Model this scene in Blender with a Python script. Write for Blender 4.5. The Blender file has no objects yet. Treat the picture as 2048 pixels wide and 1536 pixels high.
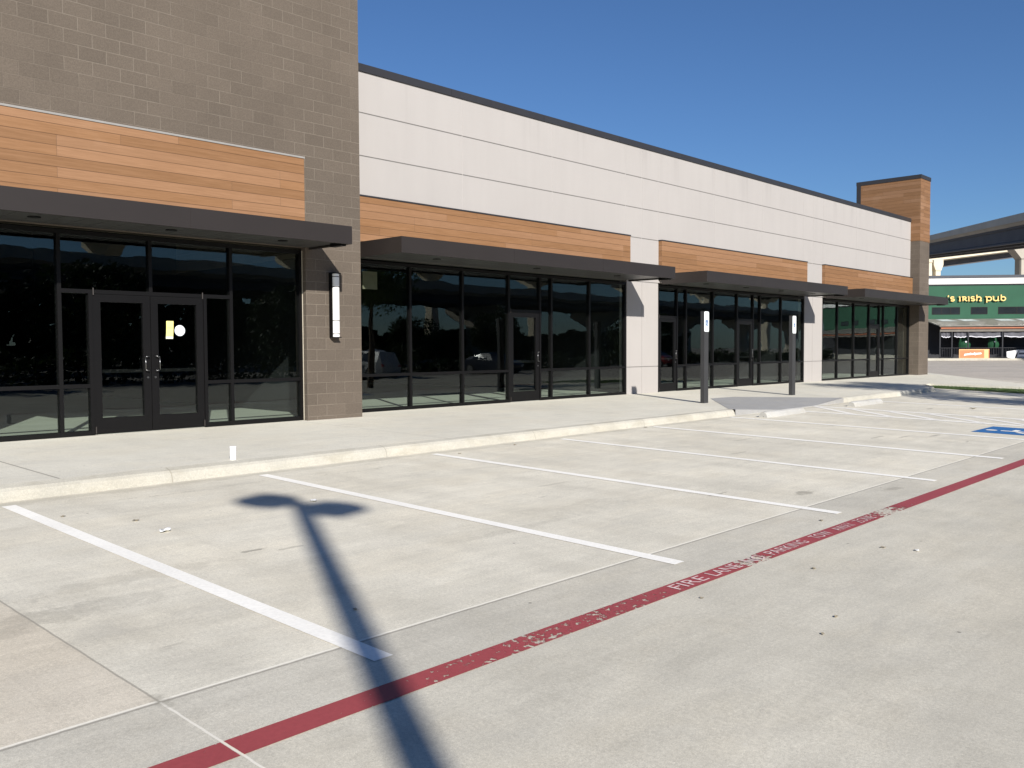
import bpy, math, random
from mathutils import Vector, Matrix
import bmesh
random.seed(7)
R = math.radians
scene = bpy.context.scene
C = scene.collection

# ---------------------------------------------------------------- camera
F_PX = 1781.42
fwd = Vector((0.7257132, 0.68679994, -0.04057335))
rgt = Vector((0.68721862, -0.72643524, -0.00473377))
upv = Vector((0.03272506, 0.0244474, 0.99916535))
cam_d = bpy.data.cameras.new('camera')
cam = bpy.data.objects.new('camera', cam_d)
C.objects.link(cam)
M = Matrix.Identity(4)
for i in range(3):
    M[i][0] = rgt[i]; M[i][1] = upv[i]; M[i][2] = -fwd[i]
M[0][3], M[1][3], M[2][3] = 0.0, -14.464, 1.288
cam.matrix_world = M
cam_d.sensor_width = 36
cam_d.lens = F_PX / 2048 * 36
cam_d.clip_start = 0.05
cam_d.clip_end = 4000
scene.camera = cam

# ---------------------------------------------------------------- light
SUN_AZ, SUN_EL = R(241.6), R(27.5)          # direction towards the sun
sun_to = Vector((math.cos(SUN_AZ) * math.cos(SUN_EL), math.sin(SUN_AZ) * math.cos(SUN_EL), math.sin(SUN_EL)))
w = bpy.data.worlds.new('World'); scene.world = w; w.use_nodes = True
nt = w.node_tree; nt.nodes.clear()
sky = nt.nodes.new('ShaderNodeTexSky'); sky.sky_type = 'NISHITA'
sky.sun_disc = False; sky.sun_elevation = SUN_EL
sky.sun_rotation = math.atan2(sun_to.x, sun_to.y)
sky.altitude = 0; sky.air_density = 1.0; sky.dust_density = 0.25; sky.ozone_density = 3.0
bg = nt.nodes.new('ShaderNodeBackground'); bg.inputs[1].default_value = 0.056
wo = nt.nodes.new('ShaderNodeOutputWorld')
tint = nt.nodes.new('ShaderNodeMix'); tint.data_type = 'RGBA'; tint.blend_type = 'MULTIPLY'; tint.inputs[0].default_value = 1.0
tint.inputs[7].default_value = (0.535, 0.73, 0.99, 1)          # a clear, slightly violet autumn sky
nt.links.new(sky.outputs[0], tint.inputs[6]); nt.links.new(tint.outputs[2], bg.inputs[0]); nt.links.new(bg.outputs[0], wo.inputs[0])
sl = bpy.data.lights.new('sun', 'SUN'); sl.energy = 4.25; sl.angle = R(0.6); sl.color = (1.0, 0.955, 0.89)
so = bpy.data.objects.new('sun', sl); C.objects.link(so)
so.rotation_euler = (-sun_to).to_track_quat('-Z', 'Y').to_euler()
so.location = (0, -30, 40)
vs = scene.view_settings
vs.view_transform = 'Standard'; vs.look = 'None'; vs.gamma = 1; vs.use_curve_mapping = False
vs.exposure = 0.73
scene.cycles.max_bounces = 8
scene.cycles.transparent_max_bounces = 16

# ---------------------------------------------------------------- node helpers
class N:
    def __init__(self, name):
        self.m = bpy.data.materials.new(name); self.m.use_nodes = True
        self.t = self.m.node_tree; self.t.nodes.clear()
        self.out = self.t.nodes.new('ShaderNodeOutputMaterial')
        self._pos = None
    def n(self, typ, **kw):
        o = self.t.nodes.new(typ)
        for k, v in kw.items(): setattr(o, k, v)
        return o
    def l(self, a, b): self.t.links.new(a, b)
    def put(self, sock, v):
        if hasattr(v, 'is_output'): self.l(v, sock)
        elif isinstance(v, (tuple, list)) and len(v) == 3 and sock.type == 'RGBA': sock.default_value = (*v, 1)
        else: sock.default_value = v
    def pos(self):
        if self._pos is None: self._pos = self.n('ShaderNodeNewGeometry')
        return self._pos.outputs['Position']
    def nrm(self):
        self.pos(); return self._pos.outputs['Normal']
    def math(self, op, a, b=0.0, c=None, clamp=False):
        o = self.n('ShaderNodeMath', operation=op); o.use_clamp = clamp
        self.put(o.inputs[0], a); self.put(o.inputs[1], b)
        if c is not None: self.put(o.inputs[2], c)
        return o.outputs[0]
    def sep(self, v):
        o = self.n('ShaderNodeSeparateXYZ'); self.l(v, o.inputs[0]); return o.outputs
    def comb(self, x, y, z):
        o = self.n('ShaderNodeCombineXYZ')
        for i, v in enumerate((x, y, z)): self.put(o.inputs[i], v)
        return o.outputs[0]
    def scale(self, v, s):
        o = self.n('ShaderNodeVectorMath', operation='MULTIPLY'); self.l(v, o.inputs[0]); o.inputs[1].default_value = s
        return o.outputs[0]
    def noise(self, scale, detail=4, rough=0.55, vec=None, dist=0.0):
        o = self.n('ShaderNodeTexNoise'); self.l(vec if vec is not None else self.pos(), o.inputs['Vector'])
        o.inputs['Scale'].default_value = scale; o.inputs['Detail'].default_value = detail
        o.inputs['Roughness'].default_value = rough; o.inputs['Distortion'].default_value = dist
        return o.outputs[0]
    def mr(self, v, a, b, c, d, smooth=False):
        o = self.n('ShaderNodeMapRange'); o.clamp = True
        if smooth: o.interpolation_type = 'SMOOTHSTEP'
        self.put(o.inputs[0], v)
        for i, q in enumerate((a, b, c, d)): self.put(o.inputs[i + 1], q)
        return o.outputs[0]
    def mix(self, f, a, b, mode='MIX'):
        o = self.n('ShaderNodeMix', data_type='RGBA', blend_type=mode)
        self.put(o.inputs[0], f); self.put(o.inputs[6], a); self.put(o.inputs[7], b)
        return o.outputs[2]
    def mul(self, col, f):
        """colour times a grey factor socket"""
        o = self.n('ShaderNodeVectorMath', operation='SCALE'); self.put(o.inputs[0], col) if hasattr(col, 'is_output') else setattr(o.inputs[0], 'default_value', col)
        self.put(o.inputs['Scale'], f); return o.outputs[0]
    def bump(self, h, strength=0.3, dist=0.01):
        o = self.n('ShaderNodeBump'); self.l(h, o.inputs['Height'])
        o.inputs['Strength'].default_value = strength; o.inputs['Distance'].default_value = dist
        return o.outputs[0]
    def bsdf(self, col, rough=0.7, normal=None, spec=0.3, metal=0.0, out=True):
        o = self.n('ShaderNodeBsdfPrincipled')
        self.put(o.inputs['Base Color'], col); self.put(o.inputs['Roughness'], rough)
        o.inputs['Specular IOR Level'].default_value = spec; o.inputs['Metallic'].default_value = metal
        if normal is not None: self.l(normal, o.inputs['Normal'])
        if out: self.l(o.outputs[0], self.out.inputs[0])
        return o.outputs[0]

def plain(name, col, var=0.12, scale=6.0, rough=0.6, spec=0.3, bump=0.0, metal=0.0, fine=0.0):
    q = N(name)
    f = q.mr(q.noise(scale, 5), 0.25, 0.75, 1 - var, 1 + var)
    if fine:
        f = q.math('MULTIPLY', f, q.mr(q.noise(scale * 30, 3), 0.25, 0.75, 1 - fine, 1 + fine))
    nm = q.bump(q.noise(scale * 12, 4), bump, 0.01) if bump else None
    q.bsdf(q.mul(col, f), rough, nm, spec, metal)
    return q.m

# ---------------------------------------------------------------- concrete
def concrete(name, base, zones=False, streak_axis='x', var=0.125, walk=False, broom=True):
    q = N(name); p = q.pos(); s = q.sep(p); x, y = s[0], s[1]
    col = base
    if zones:
        wob = q.math('MULTIPLY', q.math('SUBTRACT', q.noise(3.0, 3), 0.5), 0.05)
        yw = q.math('ADD', y, wob)
        strip = q.math('MULTIPLY', q.math('LESS_THAN', yw, -10.53), q.math('GREATER_THAN', yw, -11.16))
        lane = q.math('LESS_THAN', yw, -11.16)
        col = q.mix(strip, base, (0.53, 0.50, 0.425))
        col = q.mix(lane, col, (0.535, 0.503, 0.422))
        lft = q.math('MULTIPLY', q.math('LESS_THAN', x, 1.795), q.math('GREATER_THAN', y, -10.53))
        col = q.mix(lft, col, (0.625, 0.567, 0.465))
        # worn browner lane of wheel tracks out in the drive towards the pub
        far = q.mr(x, 36.0, 42.0, 0.0, 1.0)
        col = q.mix(far, col, (0.45, 0.405, 0.35))
        # old asphalt road and dirt across the lot
        yy = q.mr(y, -27.0, -30.0, 0.0, 1.0)
        col = q.mix(yy, col, (0.24, 0.225, 0.2))
    # large blotches, mid mottling, drag streaks, grit
    b1 = q.mr(q.noise(0.33, 4, 0.6), 0.3, 0.7, 1 - var, 1 + var * 0.7)
    b2 = q.mr(q.noise(1.9, 7, 0.68), 0.28, 0.72, 1 - var * 0.85, 1 + var * 0.7)
    sv = q.scale(p, (1.1, 7.0, 1.0) if streak_axis == 'x' else (7.0, 1.1, 1.0))
    b3 = q.mr(q.noise(1.3, 6, 0.7, sv), 0.3, 0.7, 1 - var * 0.55, 1 + var * 0.45)
    b4 = q.mr(q.noise(55, 4, 0.75), 0.25, 0.75, 0.83, 1.16)
    b5 = q.mr(q.noise(200, 2, 0.7), 0.25, 0.75, 0.78, 1.21)
    f = q.math('MULTIPLY', q.math('MULTIPLY', b1, b2), q.math('MULTIPLY', b3, q.math('MULTIPLY', b4, b5)))
    bv = q.scale(p, (48.0, 0.9, 1.0))
    br = q.noise(1.0, 3, 0.6, bv)
    if broom:
        f = q.math('MULTIPLY', f, q.mr(br, 0.25, 0.75, 0.972, 1.026))
    col = q.mul(col, f)
    # warm and cool tint patches
    tn = q.mr(q.noise(0.8, 4, 0.6, q.scale(p, (1, 1.6, 1))), 0.42, 0.66, 0.0, 1.0, True)
    col = q.mix(q.math('MULTIPLY', tn, 0.4), col, q.mix(1.0, col, (1.02, 0.99, 0.94), 'MULTIPLY'))
    sm = q.mr(q.noise(1.15, 7, 0.72, q.scale(p, (0.8, 1.7, 1.0)), 0.6), 0.54, 0.72, 0.0, 0.26, True)
    col = q.mix(sm, col, (0.36, 0.345, 0.31))
    # thin dark dashes and oil specks
    dn = q.noise(1.0, 5, 0.6, q.scale(p, (1.5, 5.2, 1.0)))
    dash = q.mr(dn, 0.69, 0.75, 0.0, 0.5, True)
    gate = q.mr(q.noise(0.9, 2), 0.45, 0.62, 0.0, 1.0)
    col = q.mix(q.math('MULTIPLY', dash, gate), col, (0.20, 0.185, 0.155))
    vo = q.n('ShaderNodeTexVoronoi'); vo.inputs['Scale'].default_value = 2.3; q.l(p, vo.inputs['Vector'])
    sp = q.mr(vo.outputs['Distance'], 0.018, 0.035, 0.75, 0.0)
    sp = q.math('MULTIPLY', sp, q.mr(q.noise(0.7, 2), 0.36, 0.46, 0.0, 1.0))
    vo3 = q.n('ShaderNodeTexVoronoi'); vo3.inputs['Scale'].default_value = 5.5; q.l(p, vo3.inputs['Vector'])
    col = q.mix(q.math('MULTIPLY', q.mr(vo3.outputs['Distance'], 0.015, 0.04, 0.55, 0.0), q.mr(q.noise(0.45, 2), 0.5, 0.6, 0.0, 1.0)), col, (0.16, 0.145, 0.12))
    col = q.mix(sp, col, (0.13, 0.12, 0.10))
    vo2 = q.n('ShaderNodeTexVoronoi'); vo2.inputs['Scale'].default_value = 1.7; q.l(p, vo2.inputs['Vector'])
    sp2 = q.mr(vo2.outputs['Distance'], 0.012, 0.026, 0.6, 0.0)
    col = q.mix(q.math('MULTIPLY', sp2, q.mr(q.noise(1.1, 2), 0.5, 0.6, 0.0, 1.0)), col, (0.72, 0.70, 0.64))
    if zones:
        # drip stains seen in the stalls
        for (sx, sy, rx, ry, k) in ((3.60, -8.30, .13, .035, .6), (3.85, -8.42, .16, .03, .35), (9.15, -10.15, .20, .09, .55), (8.4, -9.55, .22, .035, .5),
                                    (7.6, -7.9, .4, .04, .25), (10.1, -10.75, .22, .07, .35), (11.6, -8.0, .35, .05, .3), (15.2, -8.6, .35, .05, .4), (15.6, -8.9, .4, .04, .35),
                                    (16.2, -9.2, .30, .05, .45), (5.6, -9.2, .8, .07, .14), (2.6, -8.4, .9, .16, .16), (1.5, -8.9, .8, .3, .18), (2.1, -8.9, .7, .2, .14),
                                    (22.3, -7.1, .22, .07, .6), (13.2, -7.2, .4, .04, .3), (6.9, -9.0, .7, .3, .10), (12.6, -9.4, .9, .3, .12)):
            dx = q.math('DIVIDE', q.math('SUBTRACT', x, sx), rx); dy = q.math('DIVIDE', q.math('SUBTRACT', y, sy), ry)
            d = q.math('SQRT', q.math('ADD', q.math('MULTIPLY', dx, dx), q.math('MULTIPLY', dy, dy)))
            d = q.math('ADD', d, q.math('MULTIPLY', q.math('SUBTRACT', q.noise(7.0, 6, 0.72), 0.5), 3.0))
            col = q.mix(q.mr(d, 0.45, 1.0, k, 0.0, True), col, (0.17, 0.155, 0.125))
        # sealed joint along the stalls and a saw cut across it
        w2 = q.math('MULTIPLY', q.math('SUBTRACT', q.noise(9.0, 3), 0.5), 0.012)
        jd = q.math('ABSOLUTE', q.math('ADD', q.math('ADD', y, 10.53), w2))
        col = q.mix(q.mr(jd, 0.007, 0.012, 0.8, 0.0), col, (0.80, 0.76, 0.66))
        je = q.math('ABSOLUTE', q.math('ADD', q.math('ADD', y, 10.552), w2))
        col = q.mix(q.mr(je, 0.006, 0.012, 0.6, 0.0), col, (0.22, 0.20, 0.17))
        install = q.math('GREATER_THAN', y, -10.55)
        for jx in (1.795, -4.3, 29.2):
            kx = q.math('ABSOLUTE', q.math('ADD', q.math('SUBTRACT', x, jx), w2))
            col = q.mix(q.mr(kx, 0.004, 0.008, 0.7, 0.0), col, q.mix(install, (0.80, 0.76, 0.67), (0.26, 0.24, 0.20)))
            # crumbled edge where the two joints cross
            ex = q.math('SUBTRACT', x, jx + 0.01); ey = q.math('ADD', y, 10.53)
            ed = q.math('ADD', q.math('SQRT', q.math('ADD', q.math('MULTIPLY', ex, ex), q.math('MULTIPLY', q.math('MULTIPLY', ey, ey), 0.18))), q.math('MULTIPLY', q.math('SUBTRACT', q.noise(22, 4), 0.5), 0.09))
            col = q.mix(q.mr(ed, 0.012, 0.05, 0.55, 0.0), col, (0.30, 0.28, 0.23))
        kx = q.math('ABSOLUTE', q.math('ADD', q.math('ADD', y, 17.3), w2))
        col = q.mix(q.mr(kx, 0.006, 0.010, 0.5, 0.0), col, (0.24, 0.22, 0.18))
    if walk:
        for jx, k in ((3.47, .75), (8.95, .35), (14.4, .28), (25.5, .4), (31.0, .3), (36.5, .3)):
            kx = q.math('ABSOLUTE', q.math('SUBTRACT', x, jx))
            col = q.mix(q.mr(kx, 0.008, 0.016, k, 0.0), col, (0.22, 0.20, 0.17))
        edge = q.mr(q.math('ABSOLUTE', q.math('ADD', y, 0.02)), 0.0, 0.25, 0.25, 0.0)
    if zones:
        gd = q.math('ADD', q.math('ABSOLUTE', q.math('ADD', y, 4.98)), q.math('MULTIPLY', q.math('SUBTRACT', q.noise(2.2, 5, 0.7), 0.5), 0.5))
        col = q.mix(q.mr(gd, 0.0, 0.16, 0.30, 0.0, True), col, (0.27, 0.245, 0.19))
        cr = q.math('ADD', y, q.math('MULTIPLY', q.math('SUBTRACT', q.noise(0.8, 6, 0.7), 0.5), 0.9))
        ck = q.math('ABSOLUTE', q.math('ADD', cr, 5.55))
        ckm = q.math('MULTIPLY', q.mr(ck, 0.003, 0.009, 0.35, 0.0), q.mr(q.noise(0.5, 2), 0.48, 0.56, 0.0, 1.0))
        col = q.mix(ckm, col, (0.2, 0.18, 0.15))
        # faint wheel tracks: two bands per stall, broken up by noise
        fx = q.math('MODULO', q.math('ADD', x, 100 * 2.74 - 2.85), 2.74)
        for c_ in (0.62, 2.05):
            t_ = q.math('ADD', q.math('ABSOLUTE', q.math('SUBTRACT', fx, c_)), q.math('MULTIPLY', q.math('SUBTRACT', q.noise(1.1, 5, 0.65), 0.5), 0.6))
            tk_ = q.math('MULTIPLY', q.mr(t_, 0.02, 0.26, 0.11, 0.0, True), q.math('GREATER_THAN', y, -10.5))
            col = q.mix(tk_, col, (0.30, 0.275, 0.225))
        l_ = q.math('ADD', q.math('ABSOLUTE', q.math('ADD', y, 13.3)), q.math('MULTIPLY', q.math('SUBTRACT', q.noise(0.9, 5, 0.65), 0.5), 1.3))
        col = q.mix(q.mr(l_, 0.05, 0.5, 0.12, 0.0, True), col, (0.29, 0.27, 0.23))
    if not broom and not zones:
        jm = q.math('MODULO', q.math('ADD', x, 300.4), 3.05)
        col = q.mix(q.mr(jm, 0.010, 0.016, 0.6, 0.0), col, (0.22, 0.20, 0.16))
        zc = q.mr(q.noise(1.6, 6, 0.7, q.scale(p, (1, 1, 3))), 0.50, 0.70, 0.0, 0.40, True)
        col = q.mix(zc, col, (0.30, 0.27, 0.205))
    h = q.math('ADD', q.math('MULTIPLY', q.noise(70, 4), 0.5), q.math('MULTIPLY', br, 0.5))
    q.bsdf(col, 0.88, q.bump(h, 0.25, 0.006), 0.25)
    return q.m

M_LOT = concrete('lot_concrete', (0.650, 0.612, 0.515), zones=True)
M_WALK = concrete('walk_concrete', (0.650, 0.620, 0.530), var=0.08, walk=True)
M_KERB = concrete('kerb_concrete', (0.45, 0.430, 0.370), var=0.12, broom=False)
M_RAMP = concrete('ramp_concrete', (0.325, 0.322, 0.315), var=0.08)

def paint(name, col, wear_lo, wear_hi, tint=(0.5, 0.47, 0.4), extra=None, scale=16.0):
    """road paint, worn through to the concrete below where a noise is high"""
    q = N(name)
    nz = q.math('ADD', q.math('MULTIPLY', q.noise(scale, 8, 0.72), 0.75), q.math('MULTIPLY', q.noise(1.2, 3), 0.25))
    if extra is not None: nz = q.math('ADD', nz, extra(q))
    wear = q.mr(nz, wear_lo, wear_hi, 0.0, 1.0)
    f = q.mr(q.noise(40, 4), 0.25, 0.75, 0.9, 1.06)
    f = q.math('MULTIPLY', f, q.mr(q.noise(1.5, 4), 0.25, 0.75, 0.93, 1.05))
    a = q.bsdf(q.mul(col, f), 0.65, q.bump(q.noise(120, 3), 0.2, 0.003), 0.35, out=False)
    tr = q.n('ShaderNodeBsdfTransparent')
    mx = q.n('ShaderNodeMixShader'); q.l(wear, mx.inputs[0]); q.l(a, mx.inputs[1]); q.l(tr.outputs[0], mx.inputs[2])
    q.l(mx.outputs[0], q.out.inputs[0])
    return q.m
M_WHITE = paint('white_paint', (0.90, 0.875, 0.81), 0.66, 0.76)
M_HATCH = paint('thin_white_paint', (0.84, 0.81, 0.75), 0.68, 0.80)
def red_extra(q):
    x = q.sep(q.pos())[0]
    a = q.mr(q.math('ABSOLUTE', q.math('SUBTRACT', x, 6.05)), 0.1, 0.45, 0.17, 0.0)
    b = q.mr(q.math('ABSOLUTE', q.math('SUBTRACT', x, 8.65)), 0.1, 0.6, 0.15, 0.0)
    c = q.mr(q.math('ABSOLUTE', q.math('SUBTRACT', x, 3.9)), 0.3, 1.6, 0.080, 0.0)
    e = q.mr(q.math('ABSOLUTE', q.math('SUBTRACT', x, 1.79)), 0.005, 0.009, 0.5, 0.0)
    return q.math('ADD', q.math('MAXIMUM', a, b), q.math('MAXIMUM', c, e))
M_RED = paint('red_paint', (0.325, 0.062, 0.068), 0.602, 0.628, extra=red_extra, scale=22.0)
M_LETTER = paint('stencil_paint', (0.70, 0.52, 0.50), 0.56, 0.66, scale=30.0,
                 extra=lambda q: q.mr(q.sep(q.pos())[0], 5.9, 8.4, 0.0, 0.05))
M_BLUE = paint('blue_paint', (0.03, 0.14, 0.36), 0.70, 0.78)

# ---------------------------------------------------------------- masonry, wall, wood
def blocks(name, base):
    q = N(name); s = q.sep(q.pos()); nn = q.sep(q.nrm())
    side = q.math('GREATER_THAN', q.math('ABSOLUTE', nn[0]), 0.6)
    u = q.math('ADD', q.math('MULTIPLY', s[0], q.math('SUBTRACT', 1.0, side)), q.math('MULTIPLY', q.math('ADD', s[1], 10.09), side))
    W, H = 0.4064, 0.2032
    z = q.math('SUBTRACT', s[2], 0.467 - 10 * H)
    x = q.math('SUBTRACT', u, 9.529 - 40 * W)
    row = q.math('FLOOR', q.math('DIVIDE', z, H))
    odd = q.math('MODULO', row, 2.0)
    xs = q.math('ADD', q.math('DIVIDE', x, W), q.math('MULTIPLY', odd, 0.5))
    colm = q.math('FLOOR', xs)
    fx = q.math('SUBTRACT', xs, colm); fz = q.math('SUBTRACT', q.math('DIVIDE', z, H), row)
    jit = q.math('MULTIPLY', q.math('SUBTRACT', q.noise(14, 3), 0.5), 0.004)
    dx = q.math('MULTIPLY', q.math('MINIMUM', fx, q.math('SUBTRACT', 1.0, fx)), W)
    dz = q.math('MULTIPLY', q.math('MINIMUM', fz, q.math('SUBTRACT', 1.0, fz)), H)
    d = q.math('ADD', q.math('MINIMUM', dx, dz), jit)
    mort = q.mr(d, 0.0045, 0.0075, 1.0, 0.0)
    wn = q.n('ShaderNodeTexWhiteNoise', noise_dimensions='2D'); q.l(q.comb(colm, row, 0.0), wn.inputs['Vector'])
    tint = q.mr(wn.outputs['Value'], 0, 1, 0.94, 1.06)
    wn2 = wn.outputs['Color']
    f = q.math('MULTIPLY', tint, q.mr(q.noise(45, 5, 0.7), 0.25, 0.75, 0.80, 1.20))
    f = q.math('MULTIPLY', f, q.mr(q.noise(130, 3, 0.7), 0.25, 0.75, 0.84, 1.18))
    big = q.noise(0.55, 5, 0.6)
    f = q.math('MULTIPLY', f, q.mr(big, 0.3, 0.7, 0.90, 1.08))
    c = q.mul(base, f)
    # pale aggregate grains
    c = q.mix(q.mr(q.noise(210, 2, 0.6), 0.66, 0.74, 0.0, 0.35), c, (0.31, 0.27, 0.22))
    # grout, smeared over or washed out in places
    gv = q.mr(q.noise(0.9, 4, 0.65), 0.36, 0.58, 0.15, 0.85)
    gv = q.math('MULTIPLY', gv, q.mr(q.noise(9, 4), 0.3, 0.6, 0.55, 1.0))
    c = q.mix(q.math('MULTIPLY', mort, gv), c, (0.182, 0.155, 0.125))
    h = q.math('SUBTRACT', q.math('ADD', q.math('MULTIPLY', q.noise(60, 5, 0.7), 0.6), q.math('MULTIPLY', q.noise(180, 3), 0.3)), q.math('MULTIPLY', mort, 0.8))
    q.bsdf(c, 0.93, q.bump(h, 0.55, 0.006), 0.2)
    return q.m
M_BLOCK = blocks('split_block', (0.114, 0.093, 0.074))

def wall_mat():
    q = N('painted_panel'); p = q.pos()
    f = q.mr(q.noise(0.5, 5, 0.6), 0.3, 0.7, 0.975, 1.02)
    f = q.math('MULTIPLY', f, q.mr(q.noise(1.0, 4, 0.6, q.scale(p, (3.0, 3.0, 0.35))), 0.3, 0.7, 0.98, 1.015))
    f = q.math('MULTIPLY', f, q.mr(q.noise(60, 4, 0.65), 0.3, 0.7, 0.975, 1.022))
    st_ = q.noise(1.0, 4, 0.6, q.scale(p, (2.2, 2.2, 0.10)))
    zz = q.mr(q.sep(p)[2], 5.6, 6.8, 0.0, 1.0)
    f = q.math('MULTIPLY', f, q.math('SUBTRACT', 1.0, q.math('MULTIPLY', q.mr(st_, 0.52, 0.72, 0.0, 0.09, True), zz)))
    q.bsdf(q.mul((0.375, 0.352, 0.334), f), 0.85, q.bump(q.noise(90, 4, 0.6), 0.25, 0.004), 0.25)
    return q.m
M_WALL = wall_mat()
M_REVEAL = plain('reveal_paint', (0.21, 0.20, 0.19), 0.05, 5, 0.9)

def wood(name, z0, dark=1.0):
    q = N(name); s = q.sep(q.pos()); nn = q.sep(q.nrm())
    side = q.math('GREATER_THAN', q.math('ABSOLUTE', nn[0]), 0.6)
    u = q.math('ADD', q.math('MULTIPLY', s[0], q.math('SUBTRACT', 1.0, side)), q.math('MULTIPLY', s[1], side))
    H, L = 0.1524, 3.66
    zr = q.math('DIVIDE', q.math('SUBTRACT', z0 + 10 * H, s[2]), H)
    row = q.math('FLOOR', zr); fz = q.math('SUBTRACT', zr, row)
    wr = q.n('ShaderNodeTexWhiteNoise', noise_dimensions='1D'); q.l(row, wr.inputs['W'])
    off = q.math('ADD', q.math('MULTIPLY', q.math('MODULO', row, 2.0), 0.5), q.math('MULTIPLY', q.math('FLOOR', q.math('MULTIPLY', wr.outputs['Value'], 2.99)), 0.25))
    xs = q.math('ADD', q.math('DIVIDE', q.math('ADD', u, 20.72), L), off)
    cm = q.math('FLOOR', xs); fx = q.math('SUBTRACT', xs, cm)
    wn = q.n('ShaderNodeTexWhiteNoise', noise_dimensions='2D'); q.l(q.comb(cm, row, 0), wn.inputs['Vector'])
    sh = q.math('MULTIPLY', wn.outputs['Value'], 7.0)
    gv = q.comb(q.math('MULTIPLY', u, 1.1), q.math('ADD', q.math('MULTIPLY', s[2], 26.0), sh), q.math('MULTIPLY', wn.outputs['Value'], 31.0))
    g1 = q.noise(1.6, 6, 0.65, gv, 0.4)
    g2 = q.noise(6.0, 4, 0.6, gv)
    f = q.math('MULTIPLY', q.mr(g1, 0.3, 0.7, 0.93, 1.07), q.mr(g2, 0.3, 0.7, 0.95, 1.05))
    f = q.math('MULTIPLY', f, q.mr(wn.outputs['Value'], 0, 1, 0.83, 1.07))
    f = q.math('MULTIPLY', f, dark)
    c0 = q.mix(q.mr(g1, 0.35, 0.68, 0, 1), (0.240, 0.122, 0.054), (0.272, 0.145, 0.071))
    c0 = q.mix(q.math('MULTIPLY', q.math('GREATER_THAN', wn.outputs['Value'], 0.62), 0.35), c0, (0.285, 0.165, 0.098))
    # bleached patches
    c0 = q.mix(q.mr(q.noise(0.7, 4, 0.6), 0.60, 0.76, 0.0, 0.30), c0, (0.38, 0.24, 0.15))
    c = q.mul(c0, f)
    gap = q.mr(fz, 0.035, 0.075, 1.0, 0.0)
    butt = q.mr(q.math('MULTIPLY', q.math('MINIMUM', fx, q.math('SUBTRACT', 1.0, fx)), L), 0.002, 0.004, 1.0, 0.0)
    gp = q.math('MAXIMUM', gap, q.math('MULTIPLY', butt, 0.6))
    c = q.mix(q.math('MULTIPLY', gp, 0.85), c, (0.075, 0.035, 0.016))
    h = q.math('SUBTRACT', q.math('MULTIPLY', g1, 0.3), gp)
    q.bsdf(c, 0.55, q.bump(h, 0.5, 0.006), 0.3)
    return q.m
M_WOOD1 = wood('plank_cladding_high', 4.685)
M_WOOD2 = wood('plank_cladding', 4.33)
M_WOODT = wood('plank_cladding_tower', 8.70, 0.9)

M_BRONZE = plain('bronze_metal', (0.0240, 0.0195, 0.0175), 0.06, 2.0, 0.42, 0.45, bump=0.03)
M_SOFFIT = plain('soffit_metal', (0.055, 0.053, 0.052), 0.05, 2.0, 0.4, 0.4)
M_COPING = plain('coping_metal', (0.030, 0.029, 0.031), 0.08, 2.0, 0.42, 0.45)
M_FRAME = plain('dark_aluminium', (0.0034, 0.0031, 0.0033), 0.10, 4.0, 0.45, 0.25)
M_CHROME = plain('brushed_steel', (0.24, 0.24, 0.24), 0.05, 20, 0.3, 0.5, metal=1.0)
M_SEAL = plain('pale_sealant', (0.62, 0.56, 0.45), 0.08, 10, 0.8)
M_FLASH = plain('pale_flashing', (0.27, 0.26, 0.245), 0.08, 10, 0.5)
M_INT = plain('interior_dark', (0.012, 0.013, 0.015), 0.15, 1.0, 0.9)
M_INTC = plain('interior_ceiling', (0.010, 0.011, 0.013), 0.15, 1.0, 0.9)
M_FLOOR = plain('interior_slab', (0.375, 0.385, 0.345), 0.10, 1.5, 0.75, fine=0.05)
M_ROOF = plain('roof_membrane', (0.5, 0.5, 0.48), 0.08, 1.0, 0.9)

def glass(name, tint, gain=1.0, warp=0.0011):
    q = N(name)
    lw = q.n('ShaderNodeLayerWeight'); lw.inputs['Blend'].default_value = 0.5
    fc = lw.outputs['Facing']
    p5 = q.math('POWER', fc, 5.0)
    F = q.math('MULTIPLY', q.math('ADD', q.math('MULTIPLY', p5, 0.96), 0.04), gain, clamp=True)
    h = q.math('ADD', q.noise(0.85, 2, 0.4), q.math('MULTIPLY', q.noise(2.6, 1, 0.4), 0.22))
    b = q.n('ShaderNodeBump'); q.l(h, b.inputs['Height']); b.inputs['Strength'].default_value = 1.0; b.inputs['Distance'].default_value = warp * 1.8
    g = q.n('ShaderNodeBsdfGlossy'); g.inputs['Roughness'].default_value = 0.0; g.inputs['Color'].default_value = (0.92, 0.97, 0.98, 1)
    q.l(b.outputs[0], g.inputs['Normal'])
    t = q.n('ShaderNodeBsdfTransparent'); t.inputs['Color'].default_value = (*tint, 1)
    mx = q.n('ShaderNodeMixShader'); q.l(F, mx.inputs[0]); q.l(t.outputs[0], mx.inputs[1]); q.l(g.outputs[0], mx.inputs[2])
    q.l(mx.outputs[0], q.out.inputs[0])
    return q.m
M_GLASS = glass('storefront_glass', (0.875, 0.915, 0.885))

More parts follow.
